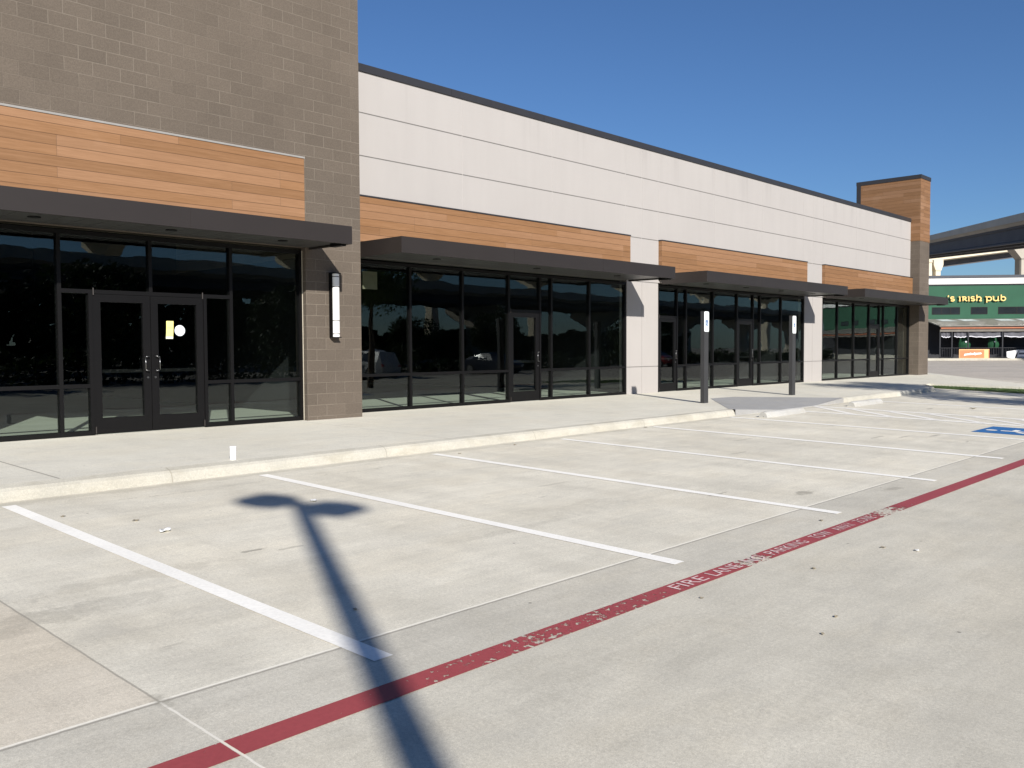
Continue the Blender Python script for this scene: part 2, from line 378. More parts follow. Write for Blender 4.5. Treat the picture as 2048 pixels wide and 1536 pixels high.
# ---------------------------------------------------------------- mesh builder
class MB:
    def __init__(self): self.v = []; self.f = []; self.mi = []
    def quad(self, pts, m=0):
        b = len(self.v); self.v += [tuple(p) for p in pts]; self.f.append(tuple(range(b, b + len(pts)))); self.mi.append(m)
    def box(self, x0, x1, y0, y1, z0, z1, m=0):
        b = len(self.v)
        self.v += [(x0, y0, z0), (x1, y0, z0), (x1, y1, z0), (x0, y1, z0), (x0, y0, z1), (x1, y0, z1), (x1, y1, z1), (x0, y1, z1)]
        for q in ((0, 3, 2, 1), (4, 5, 6, 7), (0, 1, 5, 4), (1, 2, 6, 5), (2, 3, 7, 6), (3, 0, 4, 7)):
            self.f.append(tuple(b + i for i in q)); self.mi.append(m)
        return self
    def prism(self, poly, z0, z1, m=0):
        """poly: ccw list of (x,y); z0,z1 numbers or functions of (x,y)"""
        a = z0 if callable(z0) else (lambda x, y: z0); c = z1 if callable(z1) else (lambda x, y: z1)
        n = len(poly); b = len(self.v)
        self.v += [(x, y, a(x, y)) for x, y in poly] + [(x, y, c(x, y)) for x, y in poly]
        self.f.append(tuple(b + n - 1 - i for i in range(n))); self.f.append(tuple(b + n + i for i in range(n))); self.mi += [m, m]
        for i in range(n):
            j = (i + 1) % n; self.f.append((b + i, b + j, b + n + j, b + n + i)); self.mi.append(m)
        return self
    def tube(self, p0, p1, r0, r1=None, n=10, caps=True, m=0):
        r1 = r0 if r1 is None else r1
        p0 = Vector(p0); p1 = Vector(p1); d = (p1 - p0).normalized()
        a = d.orthogonal().normalized(); e = d.cross(a); b = len(self.v)
        for p, r in ((p0, r0), (p1, r1)):
            for i in range(n):
                t = 2 * math.pi * i / n; self.v.append(tuple(p + r * (math.cos(t) * a + math.sin(t) * e)))
        for i in range(n):
            j = (i + 1) % n; self.f.append((b + i, b + j, b + n + j, b + n + i)); self.mi.append(m)
        if caps:
            self.f.append(tuple(b + n - 1 - i for i in range(n))); self.f.append(tuple(b + n + i for i in range(n))); self.mi += [m, m]
        return self
    def beam(self, p0, p1, prof, m=0):
        """sweep a profile of (side, up) points from p0 to p1"""
        p0 = Vector(p0); p1 = Vector(p1); d = (p1 - p0); h = Vector((d.x, d.y, 0)).normalized(); s = Vector((h.y, -h.x, 0))
        n = len(prof); b = len(self.v)
        for p in (p0, p1): self.v += [tuple(p + s * a + Vector((0, 0, z))) for a, z in prof]
        for i in range(n):
            j = (i + 1) % n; self.f.append((b + i, b + j, b + n + j, b + n + i)); self.mi.append(m)
        self.f.append(tuple(b + n - 1 - i for i in range(n))); self.f.append(tuple(b + n + i for i in range(n))); self.mi += [m, m]
        return self
    def build(self, name, mats, parent=None, loc=None, smooth=False, bevel=0.0):
        me = bpy.data.meshes.new(name); me.from_pydata(self.v, [], self.f)
        for mt in (mats if isinstance(mats, (list, tuple)) else [mats]): me.materials.append(mt)
        if any(self.mi): me.polygons.foreach_set('material_index', self.mi)
        bm = bmesh.new(); bm.from_mesh(me); bmesh.ops.recalc_face_normals(bm, faces=bm.faces)
        if bevel: bmesh.ops.bevel(bm, geom=list(bm.edges), offset=bevel, segments=1, affect='EDGES', clamp_overlap=True)
        bm.to_mesh(me); bm.free()
        if smooth: me.polygons.foreach_set('use_smooth', [True] * len(me.polygons))
        o = bpy.data.objects.new(name, me); C.objects.link(o)
        if parent is not None: o.parent = parent
        if loc is not None: o.location = loc
        return o
def tag(o, label=None, cat=None, group=None, kind=None):
    if label: o['label'] = label
    if cat: o['category'] = cat
    if group: o['group'] = group
    if kind: o['kind'] = kind
    return o
def empty(name, loc=(0, 0, 0), rz=0.0):
    o = bpy.data.objects.new(name, None); o.location = loc; o.rotation_euler = (0, 0, rz); o.empty_display_size = 0.2
    C.objects.link(o); return o
def copy_tree(o, parent=None):
    c = o.copy(); C.objects.link(c)
    if parent is not None: c.parent = parent
    for ch in list(o.children): copy_tree(ch, c)
    return c
def text_data(s, size=1.0, extrude=0.0, align='LEFT', sx=1.0):
    cu = bpy.data.curves.new('lettering', 'FONT'); cu.body = s; cu.size = size; cu.extrude = extrude; cu.align_x = align
    cu.resolution_u = 3
    o = bpy.data.objects.new('lettering_tmp', cu); C.objects.link(o)
    bpy.context.view_layer.update()
    me = bpy.data.meshes.new_from_object(o.evaluated_get(bpy.context.evaluated_depsgraph_get()))
    bpy.data.objects.remove(o); bpy.data.curves.remove(cu)
    return me

# ---------------------------------------------------------------- terrain
def gplane(x, y): return -0.1602 + 0.019 * (y + 3) + 0.0017 * (x - 10)
def sstep(a, b, t): t = max(0.0, min(1.0, (t - a) / (b - a))); return t * t * (3 - 2 * t)
def gz(x, y):
    yc = max(-24.0, min(-1.0, y)); xc = max(-25.0, min(80.0, x))
    return gplane(xc, yc) + 0.10 * sstep(46, 74, x)
def zw(x, y): return 0.01146 * min(0.0, y)

xs = [-900, -400, -200, -100, -60, -25, -10, 0, 10, 20, 30, 40, 46, 50, 54, 58, 62, 66, 70, 74, 80, 120, 200, 400, 900]
ys = [-900, -400, -200, -100, -60, -40, -24, -12, -6, -4.5, -1, 20, 60, 120, 250, 500, 900]
g = MB()
for i in range(len(xs) - 1):
    for j in range(len(ys) - 1):
        g.quad([(a, b, gz(a, b)) for a, b in ((xs[i], ys[j]), (xs[i + 1], ys[j]), (xs[i + 1], ys[j + 1]), (xs[i], ys[j + 1]))])
bmj = g
ground = bmj.build('ground', M_LOT); tag(ground, 'wide pale concrete parking lot with painted stalls in front of the shops', 'parking lot', kind='structure')

# sheets of paint on the lot (4 mm up)
def sheet(mb, pts, up=0.004): mb.quad([(x, y, gz(x, y) + up) for x, y in pts])
def strip(mb, a, b, wd, up=0.004, n=8, wob=0.004):
    a = Vector(a); b = Vector(b); d = (b - a).normalized(); s = Vector((-d.y, d.x)) * wd / 2
    prev = None
    for i in range(n + 1):
        p = a.lerp(b, i / n); q = s * (1 + random.uniform(-wob, wob) * 8)
        cur = (p + q, p - q)
        if prev: sheet(mb, [prev[0], prev[1], cur[1], cur[0]], up)
        prev = cur
stalls = [(2.852, -5.086, -10.84), (5.61, -5.07, -10.86), (8.318, -5.07, -10.91), (11.05, -5.12, -10.90), (13.82, -5.02, -10.90),
          (16.68, -4.98, -10.9), (19.29, -5.35, -10.9), (20.90, -4.72, -10.9), (23.90, -5.30, -10.4), (26.2, -5.7, -7.3)]
for X, a, b in stalls:
    m = MB(); strip(m, (X, a), (X, b), 0.128 if X < 13 else 0.150 if X < 18 else 0.185)
    m.build('parking_stripe', M_WHITE, ground)
for (a, b) in (((20.85, -4.95), (19.34, -6.5)), ((20.85, -5.75), (19.34, -7.35)), ((20.85, -6.62), (19.34, -8.25)),
               ((20.85, -7.5), (19.34, -9.15)), ((20.85, -8.42), (19.34, -10.05)), ((20.85, -9.3), (19.8, -10.43))):
    m = MB(); strip(m, a, b, 0.16)
    m.build('hatch_line', M_HATCH, ground)
m = MB(); strip(m, (-30, -11.195), (34, -11.205), 0.166, n=64, wob=0.004)
fire = m.build('fire_lane_stripe', M_RED, ground)
def lay_text(s, x0, x1, y0, h, mat, parent, name='lettering', up=0.008):
    me = text_data(s, 1.0)
    vx = [v.co.x for v in me.vertices]; vy = [v.co.y for v in me.vertices]
    ax, bx, ay, by = min(vx), max(vx), min(vy), max(vy)
    for v in me.vertices:
        X = x0 + (v.co.x - ax) / (bx - ax) * (x1 - x0); Y = y0 + (v.co.y - ay) / (by - ay) * h
        v.co = (X, Y, gz(X, Y) + up)
    me.name = name; me.materials.append(mat); o = bpy.data.objects.new(name, me); C.objects.link(o); o.parent = parent; return o
for s, a, b in (('FIRE', 5.0, 5.385), ('LANE', 5.47, 5.855), ('NO', 5.98, 6.22), ('PARKING', 6.33, 6.95), ('TOW', 7.10, 7.42), ('AWAY', 7.54, 7.90), ('ZONE', 8.0, 8.36)):
    lay_text(s, a, b, -11.252, 0.103, M_LETTER, fire)

# accessible parking symbol: blue square with a white wheelchair figure
def ribbon(mb, pts, wd, put):
    pts = [Vector(p) for p in pts]
    L = []; Rr = []
    for i, p in enumerate(pts):
        d = (pts[min(i + 1, len(pts) - 1)] - pts[max(i - 1, 0)]).normalized(); n_ = Vector((-d.y, d.x)) * wd / 2
        L.append(p + n_); Rr.append(p - n_)
    for i in range(len(pts) - 1):
        mb.quad([put(q) for q in (L[i], Rr[i], Rr[i + 1], L[i + 1])])
def disc(mb, c, r, put, n=14):
    mb.quad([put(Vector((c[0] + r * math.cos(2 * math.pi * i / n), c[1] + r * math.sin(2 * math.pi * i / n)))) for i in range(n)])
def isa(mb, put, k=1.0):
    """wheelchair figure in a unit square"""
    disc(mb, (0.40, 0.86), 0.07, put)
    ribbon(mb, [(0.405, 0.75), (0.43, 0.42), (0.68, 0.42), (0.80, 0.16), (0.88, 0.19)], 0.085 * k, put)
    ribbon(mb, [(0.42, 0.60), (0.64, 0.60)], 0.07 * k, put)
    arc = [(0.45 + 0.255 * math.cos(t), 0.31 + 0.255 * math.sin(t)) for t in [R(120 + i * 17) for i in range(14)]]
    ribbon(mb, arc, 0.07 * k, put)
m = MB(); sheet(m, [(17.40, -10.83), (18.76, -10.83), (18.76, -9.44), (17.40, -9.44)])
sym = m.build('accessible_symbol', M_BLUE, ground)
m = MB(); isa(m, lambda p: (17.40 + p.x * 1.36, -10.83 + p.y * 1.39, gz(17.40 + p.x * 1.36, -10.83 + p.y * 1.39) + 0.008))
m.build('wheelchair_figure', M_WHITE, sym)

# ---------------------------------------------------------------- sidewalk, ramp, kerb, island
YK = -4.70                                   # back of kerb
gk = lambda x, y: gz(x, y) - 0.05
m = MB()
m.prism([(-30, YK), (17.1, YK), (19.95, -2.55), (19.95, -0.004), (-30, -0.004)], gk, zw)
m.prism([(19.95, -2.55), (21.02, -2.6), (22.65, YK), (29.6, YK), (29.6, -0.004), (19.95, -0.004)], gk, zw)
m.prism([(29.6, YK), (30.4, -4.5), (31.1, -4.15), (31.75, -3.75), (32.85, -3.6), (32.85, -12.0), (33.3, -12.0), (33.4, -7.35), (35.134, -6.024), (38.9, -3.55), (44.6, 0.33), (48, 3.0), (50, 8), (50, 30), (42.6, 30), (42.6, -0.004), (29.6, -0.004)], lambda x, y: gk(x, y) - 0.1, zw)
side = m.build('sidewalk', M_WALK); tag(side, 'pale concrete sidewalk along the storefronts, wrapping the far corner', 'sidewalk', kind='structure')
# kerb ramp (darker grey concrete): centre slope and two flares
m = MB()
def gl(x, y): return gz(x, y) + 0.012
A = (17.1, -4.86); B = (19.15, -4.86); Cc = (20.95, -4.86); D = (22.65, -4.86); T0 = (19.95, -2.55); T1 = (21.02, -2.6)
A1 = (17.1, YK); D1 = (22.65, YK)
kz = lambda x, y: zw(x, y) + 0.004
def P3(p, top): return (p[0], p[1], kz(*p) if top else gl(*p))
m.quad([P3(B, 0), P3(Cc, 0), P3(T1, 1), P3(T0, 1)])
m.quad([P3(A1, 1), P3(A, 1), P3(B, 0), P3(T0, 1)])
m.quad([P3(Cc, 0), P3(D, 1), P3(D1, 1), P3(T1, 1)])
m.quad([(A[0], A[1], gz(*A) - .05), (B[0], B[1], gz(*B) - .05), P3(B, 0), P3(A, 1)])
m.quad([(Cc[0], Cc[1], gz(*Cc) - .05), (D[0], D[1], gz(*D) - .05), P3(D, 1), P3(Cc, 0)])
m.quad([(B[0], B[1], gz(*B) - .05), (Cc[0], Cc[1], gz(*Cc) - .05), P3(Cc, 0), P3(B, 0)])
ramp = m.build('kerb_ramp', M_RAMP); tag(ramp, 'darker grey concrete kerb ramp with flared sides', 'ramp', kind='structure')
def kerb(path):
    """kerb with a rounded nose swept along a path (front edge on its right hand)"""
    m = MB(); rings = []
    prof = [(-0.01, -0.06), (0.022, 0.062), (0.040, 0.100), (0.075, 0.128), (0.17, 0.143), (0.17, -0.06)]
    pts = [Vector(p) for p in path]
    for i, p in enumerate(pts):
        d = (pts[min(i + 1, len(pts) - 1)] - pts[max(i - 1, 0)]).normalized(); n_ = Vector((-d.y, d.x))
        ring = []
        jit = random.uniform(-0.003, 0.003)
        for k, (o, z) in enumerate(prof):
            q = p + n_ * (o + (jit if k < 4 else 0)); zt = gz(p.x, p.y) + z
            if k == 4: zt = zw(q.x, q.y) + 0.003 if abs(zw(q.x, q.y) - zt) < 0.06 else zt
            ring.append((q.x, q.y, zt))
        rings.append(ring)
    b = 0
    for r_ in rings: m.v += r_
    n = len(prof)
    for i in range(len(rings) - 1):
        for k in range(n):
            kk = (k + 1) % n; m.f.append((i * n + k, i * n + kk, (i + 1) * n + kk, (i + 1) * n + k)); m.mi.append(0)
    m.f.append(tuple(range(n))); m.mi.append(0)
    m.f.append(tuple((len(rings) - 1) * n + i for i in range(n))); m.mi.append(0)
    return m
def lin(x0, x1, y0, y1, n): return [(x0 + (x1 - x0) * i / n, y0 + (y1 - y0) * i / n) for i in range(n + 1)]
kb = kerb(lin(-30, 17.1, -4.86, -4.86, 110)).build('kerb', M_KERB); tag(kb, 'long cream concrete kerb from the near left to the ramp', 'kerb', kind='structure')
tail = lin(22.65, 28.6, -4.86, -4.86, 14) + [(29.4, -4.83), (30.0, -4.74), (30.6, -4.52), (31.1, -4.25), (31.6, -3.95)]
kb2 = kerb(tail).build('kerb', M_KERB); tag(kb2, 'short cream concrete kerb between the ramp and the grass', 'kerb', kind='structure')

# grass island at the far end of the stalls
M_SOIL = plain('soil', (0.075, 0.085, 0.035), 0.3, 3, 0.95)
def grass_mat():
    q = N('grass'); f = q.mr(q.noise(2.2, 4), 0.3, 0.7, 0.6, 1.4)
    q.bsdf(q.mul((0.065, 0.10, 0.030), f), 0.7, None, 0.2); return q.m
M_GRASS = grass_mat()
def grass_patch(poly, zf, n, hmax, label, lay):
    m = MB(); m.prism(poly, lambda x, y: zf(x, y) - 0.06, lambda x, y: zf(x, y) + 0.02)
    xs_ = [p[0] for p in poly]; ys_ = [p[1] for p in poly]
    def inside(x, y):
        c = False; j = len(poly) - 1
        for i in range(len(poly)):
            if (poly[i][1] > y) != (poly[j][1] > y) and x < (poly[j][0] - poly[i][0]) * (y - poly[i][1]) / (poly[j][1] - poly[i][1]) + poly[i][0]: c = not c
            j = i
        return c
    for _ in range(n):
        x = random.uniform(min(xs_), max(xs_)); y = random.uniform(min(ys_), max(ys_))
        if not inside(x, y): continue
        t = random.uniform(0, 6.28); h = random.uniform(0.4, 1) * hmax; wd = random.uniform(.012, .03); z = zf(x, y)
        lx, ly = random.uniform(-.06, .06), random.uniform(-.06, .06)
        m.quad([(x - wd * math.cos(t), y - wd * math.sin(t), z), (x + wd * math.cos(t), y + wd * math.sin(t), z), (x + lx, y + ly, z + h)])
    o = m.build('grass', M_GRASS); tag(o, label, 'grass', kind='stuff'); return o
grass_patch([(31.7, -4.1), (32.8, -3.72), (32.82, -6.6), (32.8, -12), (30.1, -12), (30.75, -7.07)], lambda x, y: gz(x, y) + 0.015, 9000, 0.05, 'strip of dark green grass at the far end of the stalls', 0)

# ---------------------------------------------------------------- the retail building
B_ = empty('retail_building', (20, 2, 0))
tag(B_, 'long low retail building with pale panel wall, brown block bays and dark glass storefronts', 'building')
def part(mb, name, mats, parent=None, **kw):
    """mesh in world coordinates, parented without moving"""
    o = mb.build(name, mats, **kw)
    par = parent if parent is not None else B_
    o.parent = par; o.matrix_parent_inverse = Matrix.Translation((-20, -2, 0)) if par is B_ else Matrix.Identity(4)
    return o
# pale wall: recessed backing with separate panel faces, real grooves between them
m = MB()
XL, XR = 10.335, 41.08
Zs = [3.105, 4.307, 5.123, 5.972, 6.78]
jx = [13.72, 16.76, 19.80, 20.56, 21.35, 24.39, 27.44, 30.48, 31.30, 32.13, 35.17, 38.21]
gx, gzv = 0.006, 0.012
edges = [XL] + jx + [XR]
for i in range(len(edges) - 1):
    for k in range(len(Zs) - 1):
        m.box(edges[i] + (gx if i else 0), edges[i + 1] - (gx if i < len(edges) - 2 else 0), 0.0, 0.011, Zs[k] + gzv, Zs[k + 1] - (gzv if k < 3 else 0))
for pl, pr, mid in ((19.85, 21.355, 20.56), (30.65, 32.12, 31.30)):
    for (za, zb) in ((-0.1, 0.743 - gzv), (0.743 + gzv, 3.105 - gzv)):
        m.box(pl, mid - gx, 0, 0.011, za, zb); m.box(mid + gx, pr, 0, 0.011, za, zb)
    m.box(pl, pr, 0.011, 0.24, -0.1, 3.115, 1)
m.box(XL, XR, 0.011, 0.24, 3.115, 6.78, 1)
for q in jx: m.box(q - 0.0055, q + 0.0055, 0.003, 0.0105, 3.12, 6.775, 2)
part(m, 'panel_wall', [M_WALL, M_REVEAL, plain('caulk', (0.445, 0.42, 0.40), 0.04, 8, 0.7)])
m = MB()
x = XL
while x < XR - 0.01:
    nx = min(x + 3.05, XR); m.box(x, nx - 0.006, -0.03, 0.34, 6.78, 6.93); x = nx
m.box(XL, XR, -0.015, 0.30, 6.79, 6.92)
part(m, 'coping', M_COPING)
# brown block bay on the left
m = MB()
CY = -0.76
m.box(9.115, 10.33, CY, -0.535, -0.1, 3.10); m.box(2.33, 3.55, CY, -0.535, -0.1, 3.10)
m.box(2.33, 10.33, CY, -0.4, 3.10, 9.6); m.box(10.0, 10.33, -0.4, 6.0, 3.10, 9.6); m.box(2.33, 2.66, -0.4, 6.0, 3.10, 9.6); m.box(10.02, 10.33, -0.535, 0.55, -0.1, 3.10); m.box(2.33, 2.64, -0.535, 0.55, -0.1, 3.10)
m.box(2.66, 10.0, 5.7, 6.0, 6.2, 9.6)
part(m, 'block_wall', M_BLOCK)
m = MB(); m.box(2.30, 10.36, CY - 0.03, -0.37, 9.6, 9.76); m.box(9.97, 10.36, -0.37, 6.03, 9.6, 9.76); m.box(2.3, 2.69, -0.37, 6.03, 9.6, 9.76)
part(m, 'coping', M_COPING)
# far block and plank tower
TX0, TX1, TY0, TY1 = 41.085, 42.28, -0.40, 2.40
m = MB(); m.box(TX0, TX1, TY0, TY1, -0.1, 5.93)
tw = part(m, 'corner_tower', M_BLOCK)
m = MB(); m.box(TX0 - 0.01, TX1 + 0.01, TY0 - 0.01, TY1 - 0.16, 5.93, 8.66); part(m, 'tower_cladding', M_WOODT, tw)
m = MB(); m.box(TX0 - 0.03, TX1 + 0.03, TY0 - 0.03, TY1 + 0.05, 8.66, 8.83); m.box(TX0 - 0.035, TX1 + 0.035, TY1 - 0.16, TY1 + 0.035, 5.93, 8.66)
part(m, 'tower_coping', M_COPING, tw)
# body: side, rear and roof
m = MB()
m.box(2.4, 2.65, 0.55, 16, -0.2, 6.2); m.box(41.3, 42.3, TY1, 16, -0.2, 6.2); m.box(2.4, 42.3, 16, 16.25, -0.2, 6.9)
part(m, 'side_wall', M_WALL)
m = MB(); m.box(2.66, 9.99, -0.39, 15.99, 6.0, 6.2); m.box(9.99, 41.29, 0.25, 15.99, 6.0, 6.2); part(m, 'roof', M_ROOF)
# interior shell: slab, ceiling, party walls
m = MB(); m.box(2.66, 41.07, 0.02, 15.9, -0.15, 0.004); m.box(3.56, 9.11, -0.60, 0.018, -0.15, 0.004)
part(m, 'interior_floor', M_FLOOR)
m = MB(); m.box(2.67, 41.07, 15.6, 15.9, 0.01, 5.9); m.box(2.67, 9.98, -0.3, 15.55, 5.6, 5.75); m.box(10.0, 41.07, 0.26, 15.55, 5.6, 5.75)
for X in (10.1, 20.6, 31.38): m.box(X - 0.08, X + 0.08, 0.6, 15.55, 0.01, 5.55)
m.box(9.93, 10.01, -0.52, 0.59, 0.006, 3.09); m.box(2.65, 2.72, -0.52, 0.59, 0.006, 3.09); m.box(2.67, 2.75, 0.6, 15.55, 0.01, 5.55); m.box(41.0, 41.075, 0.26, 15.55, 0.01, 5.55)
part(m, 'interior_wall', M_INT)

# plank bands
def wood_band(x0, x1, yf, yb, z0, z1, mat, trim, trimmat):
    m = MB(); m.box(x0, x1, yf, yb, z0, z1 - 0.03)
    o = part(m, 'wood_panel', mat)
    m = MB(); m.box(x0 - 0.01, x1 + 0.01, yf - 0.012, yb, z1 - 0.03, z1); part(m, trim, trimmat, o)
    return o
wood_band(3.45, 9.05, -0.85, -0.763, 3.38, 4.685, M_WOOD1, 'flashing', M_FLASH)
wood_band(10.34, 19.86, -0.117, -0.003, 3.2, 4.33, M_WOOD2, 'trim', M_COPING)
wood_band(21.37, 30.61, -0.117, -0.003, 3.2, 4.33, M_WOOD2, 'trim', M_COPING)
wood_band(32.07, 41.07, -0.117, -0.003, 3.2, 4.33, M_WOOD2, 'trim', M_COPING)

# canopies
ZKT, ZKB = 3.369, 3.067
def canopy(x0, x1, yf, yb):
    m = MB(); t = 0.05
    nseg = max(1, round((x1 - x0) / 3.05)); sg_ = (x1 - x0) / nseg
    for i in range(nseg): m.box(x0 + i * sg_ + (0.002 if i else 0), x0 + (i + 1) * sg_ - (0.002 if i < nseg - 1 else 0), yf, yf + t, ZKB, ZKT)
    m.box(x0 + 0.06, x1 - 0.06, yf + 0.004, yf + t - 0.004, ZKB + 0.004, ZKT - 0.006)
    m.box(x0, x0 + t, yf + t, yb, ZKB, ZKT); m.box(x1 - t, x1, yf + t, yb, ZKB, ZKT)
    m.box(x0 + t, x1 - t, yf + t, yb, ZKT - 0.04, ZKT - 0.004)
    o = part(m, 'canopy', M_BRONZE)
    m = MB()
    n = int((x1 - x0) / 0.305); st = (x1 - x0 - 2 * t - 0.01) / n
    for i in range(n): m.box(x0 + t + 0.005 + i * st, x0 + t + 0.005 + (i + 1) * st - 0.006, yf + t + 0.004, yb - 0.002, ZKB + 0.035, ZKB + 0.06)
    m.box(x0 + t, x1 - t, yf + t + .002, yb - 0.001, ZKB + 0.06, ZKB + 0.075)
    part(m, 'soffit', M_SOFFIT, o)
    k = max(3, int((x1 - x0) / 2.3))
    for i in range(k):
        cx = x0 + (i + 0.5) * (x1 - x0) / k
        m = MB(); m.tube((cx, (yf + yb) / 2, ZKB + 0.034), (cx, (yf + yb) / 2, ZKB + 0.022), 0.085, n=16); part(m, 'downlight', M_FRAME, o)
    m = MB(); m.box(x1 - 0.16, x1 - 0.055, yf + 0.10, yf + 0.42, ZKB - 0.028, ZKB + 0.034); part(m, 'drain_outlet', M_FRAME, o)
    return o
canopy(3.43, 9.233, -1.988, -0.763)
canopy(10.655, 19.811, -1.579, -0.121)
canopy(21.37, 30.645, -1.579, -0.121)
canopy(32.142, 41.199, -1.579, -0.121)

# storefronts: black aluminium frames, glass lites, doors
def storefront(x0, x1, yf, lo, hi, doors, trans, ztop=3.06, rail=(0.715, 0.772)):
    """lo/hi: mullion centres below/above the door head, doors: (jamb, jamb, leaves), trans: span of the head bar"""
    t = 0.056; yb = yf + 0.115; H0, H1 = 2.135, 2.195
    fr = MB()
    fr.box(x0, x1, yf, yb, 2.995, ztop); fr.box(x0, x0 + t, yf, yb, 0.0, 2.995); fr.box(x1 - t, x1, yf, yb, 0.0, 2.995)
    both = [q for q in lo if any(abs(q - h) < 0.02 for h in hi)]
    for q in both: fr.box(q - t / 2, q + t / 2, yf, yb, 0.0, 2.995)
    for q in lo:
        if q not in both: fr.box(q - t / 2, q + t / 2, yf, yb, 0.0, H0 if any(tr[0] - .1 <= q <= tr[1] + .1 for tr in trans) else 2.995)
    for q in hi:
        if not any(abs(q - h) < 0.02 for h in lo): fr.box(q - t / 2, q + t / 2, yf, yb, H1, 2.995)
    # head bar over doors, split between full height mullions
    for tr in trans:
      stops = sorted([tr[0], tr[1]] + [q for q in both if tr[0] < q < tr[1]])
      for a, b in zip(stops[:-1], stops[1:]):
        fr.box(a + (t / 2 if True else 0), b - t / 2, yf + 0.003, yb - 0.003, H0, H1)
    cols = sorted([x0 + t / 2] + list(lo) + [x1 - t / 2])
    pan = []
    for a, b in zip(cols[:-1], cols[1:]):
        if any(abs(a - d[0]) < 0.02 and abs(b - d[1]) < 0.02 for d in doors): continue
        fr.box(a + t / 2, b - t / 2, yf + 0.003, yb - 0.003, 0.0, 0.068); fr.box(a + t / 2, b - t / 2, yf + 0.003, yb - 0.003, rail[0], rail[1])
        top = H0 if any(a >= tr[0] - .1 and b <= tr[1] + .1 for tr in trans) else 2.995
        pan.append((a + t / 2, b - t / 2, 0.068, rail[0])); pan.append((a + t / 2, b - t / 2, rail[1], top))
    for tr in trans:
      ucols = sorted({round(q, 3) for q in list(hi) if tr[0] - .01 <= q <= tr[1] + .01} | {tr[0], tr[1]})
      for a, b in zip(ucols[:-1], ucols[1:]):
        if b - a > 0.1: pan.append((a + t / 2, b - t / 2, H1, 2.995))
    o = part(fr, 'storefront', M_FRAME)
    yg = yf + 0.045
    for (a, b, z0, z1) in pan:
        if b - a < 0.05: continue
        m = MB(); m.box(a - 0.008, b + 0.008, yg, yg + 0.008, z0 - 0.008, z1 + 0.008); part(m, 'window_pane', M_GLASS, o)
    for (a, b, leaves, handle_side) in doors:
        wdt = (b - a - t) / leaves
        for k in range(leaves):
            d0 = a + t / 2 + k * wdt + 0.004; d1 = d0 + wdt - 0.008; s = 0.118; y0, y1 = yf + 0.012, yf + 0.058
            m = MB()
            m.box(d0, d0 + s, y0, y1, 0.012, H0 - 0.004); m.box(d1 - s, d1, y0, y1, 0.012, H0 - 0.004)
            m.box(d0 + s, d1 - s, y0, y1, 0.012, 0.25); m.box(d0 + s, d1 - s, y0, y1, H0 - 0.12, H0 - 0.004)
            dr = part(m, 'door', M_FRAME)
            m = MB(); m.box(d0 + s - 0.006, d1 - s + 0.006, yg, yg + 0.008, 0.244, H0 - 0.114); part(m, 'door_glass', M_GLASS, dr)
            m = MB(); m.box(d0 + s + 0.001, d1 - s - 0.001, yg + 0.03, yg + 0.055, 0.965, 0.985); m.box(d0 + s + 0.001, d1 - s - 0.001, yg + 0.009, yg + 0.03, 0.93, 0.965)
            part(m, 'push_bar', M_FRAME, dr)
            hs = handle_side if leaves == 1 else (1 if k == 0 else -1)
            hx = (d1 - 0.055) if hs > 0 else (d0 + 0.055); ox = -0.055 * hs
            m = MB(); r_ = 0.0075; hy = y0 - 0.058
            zt, zb = 1.185, 0.955
            pts = [(hx, y0, zt), (hx, hy, zt), (hx + ox, hy, zt - 0.012), (hx + ox, hy, zb + 0.012), (hx, hy, zb), (hx, y0, zb)]
            for p, q in zip(pts[:-1], pts[1:]): m.tube(p, q, r_, n=8)
            part(m, 'handle', M_CHROME, dr, smooth=True)
            m = MB(); m.tube((hx, y0, 0.85), (hx, y0 - 0.012, 0.85), 0.017, n=14); part(m, 'lock', M_CHROME, dr)
            px = d0 + 0.012 if hs > 0 else d1 - 0.012
            for za, zb in ((H0 - 0.02, H0 + 0.085), (0.02, 0.12)):
                m = MB(); m.tube((px, y0 - 0.014, za), (px, y0 - 0.014, zb), 0.011, n=8); part(m, 'pivot', M_BRONZE, dr)
    return o
storefront(3.555, 9.11, -0.637, [4.96, 5.40, 7.24, 7.715], [4.96, 6.33, 7.715], [(5.40, 7.24, 2, 1)], [(4.96, 7.715)])
storefront(10.34, 19.845, 0.0 + 0.008, [12.2, 13.715, 15.21, 16.31, 16.74, 18.25], [12.2, 13.715, 15.21, 16.31, 16.74, 18.25], [(15.21, 16.31, 1, 1)], [(15.21, 16.31)])
storefront(21.36, 30.645, 0.008, [22.37, 22.86, 24.39, 25.87, 26.92, 27.40, 28.90], [22.37, 22.86, 24.39, 25.87, 26.92, 27.40, 28.90], [(21.388, 22.37, 1, 1), (25.87, 26.92, 1, 1)], [(21.388, 22.37), (25.87, 26.92)])
storefront(32.125, 41.075, 0.008, [33.53, 35.07, 36.60, 37.68, 38.14, 39.67], [33.53, 35.07, 36.60, 37.68, 38.14, 39.67], [(36.60, 37.68, 1, 1)], [(36.60, 37.68)])
# pale sealant bead between frame and block pier
m = MB(); m.box(9.1105, 9.1145, -0.655, -0.60, 0.0, 3.05); part(m, 'sealant_bead', M_SEAL)

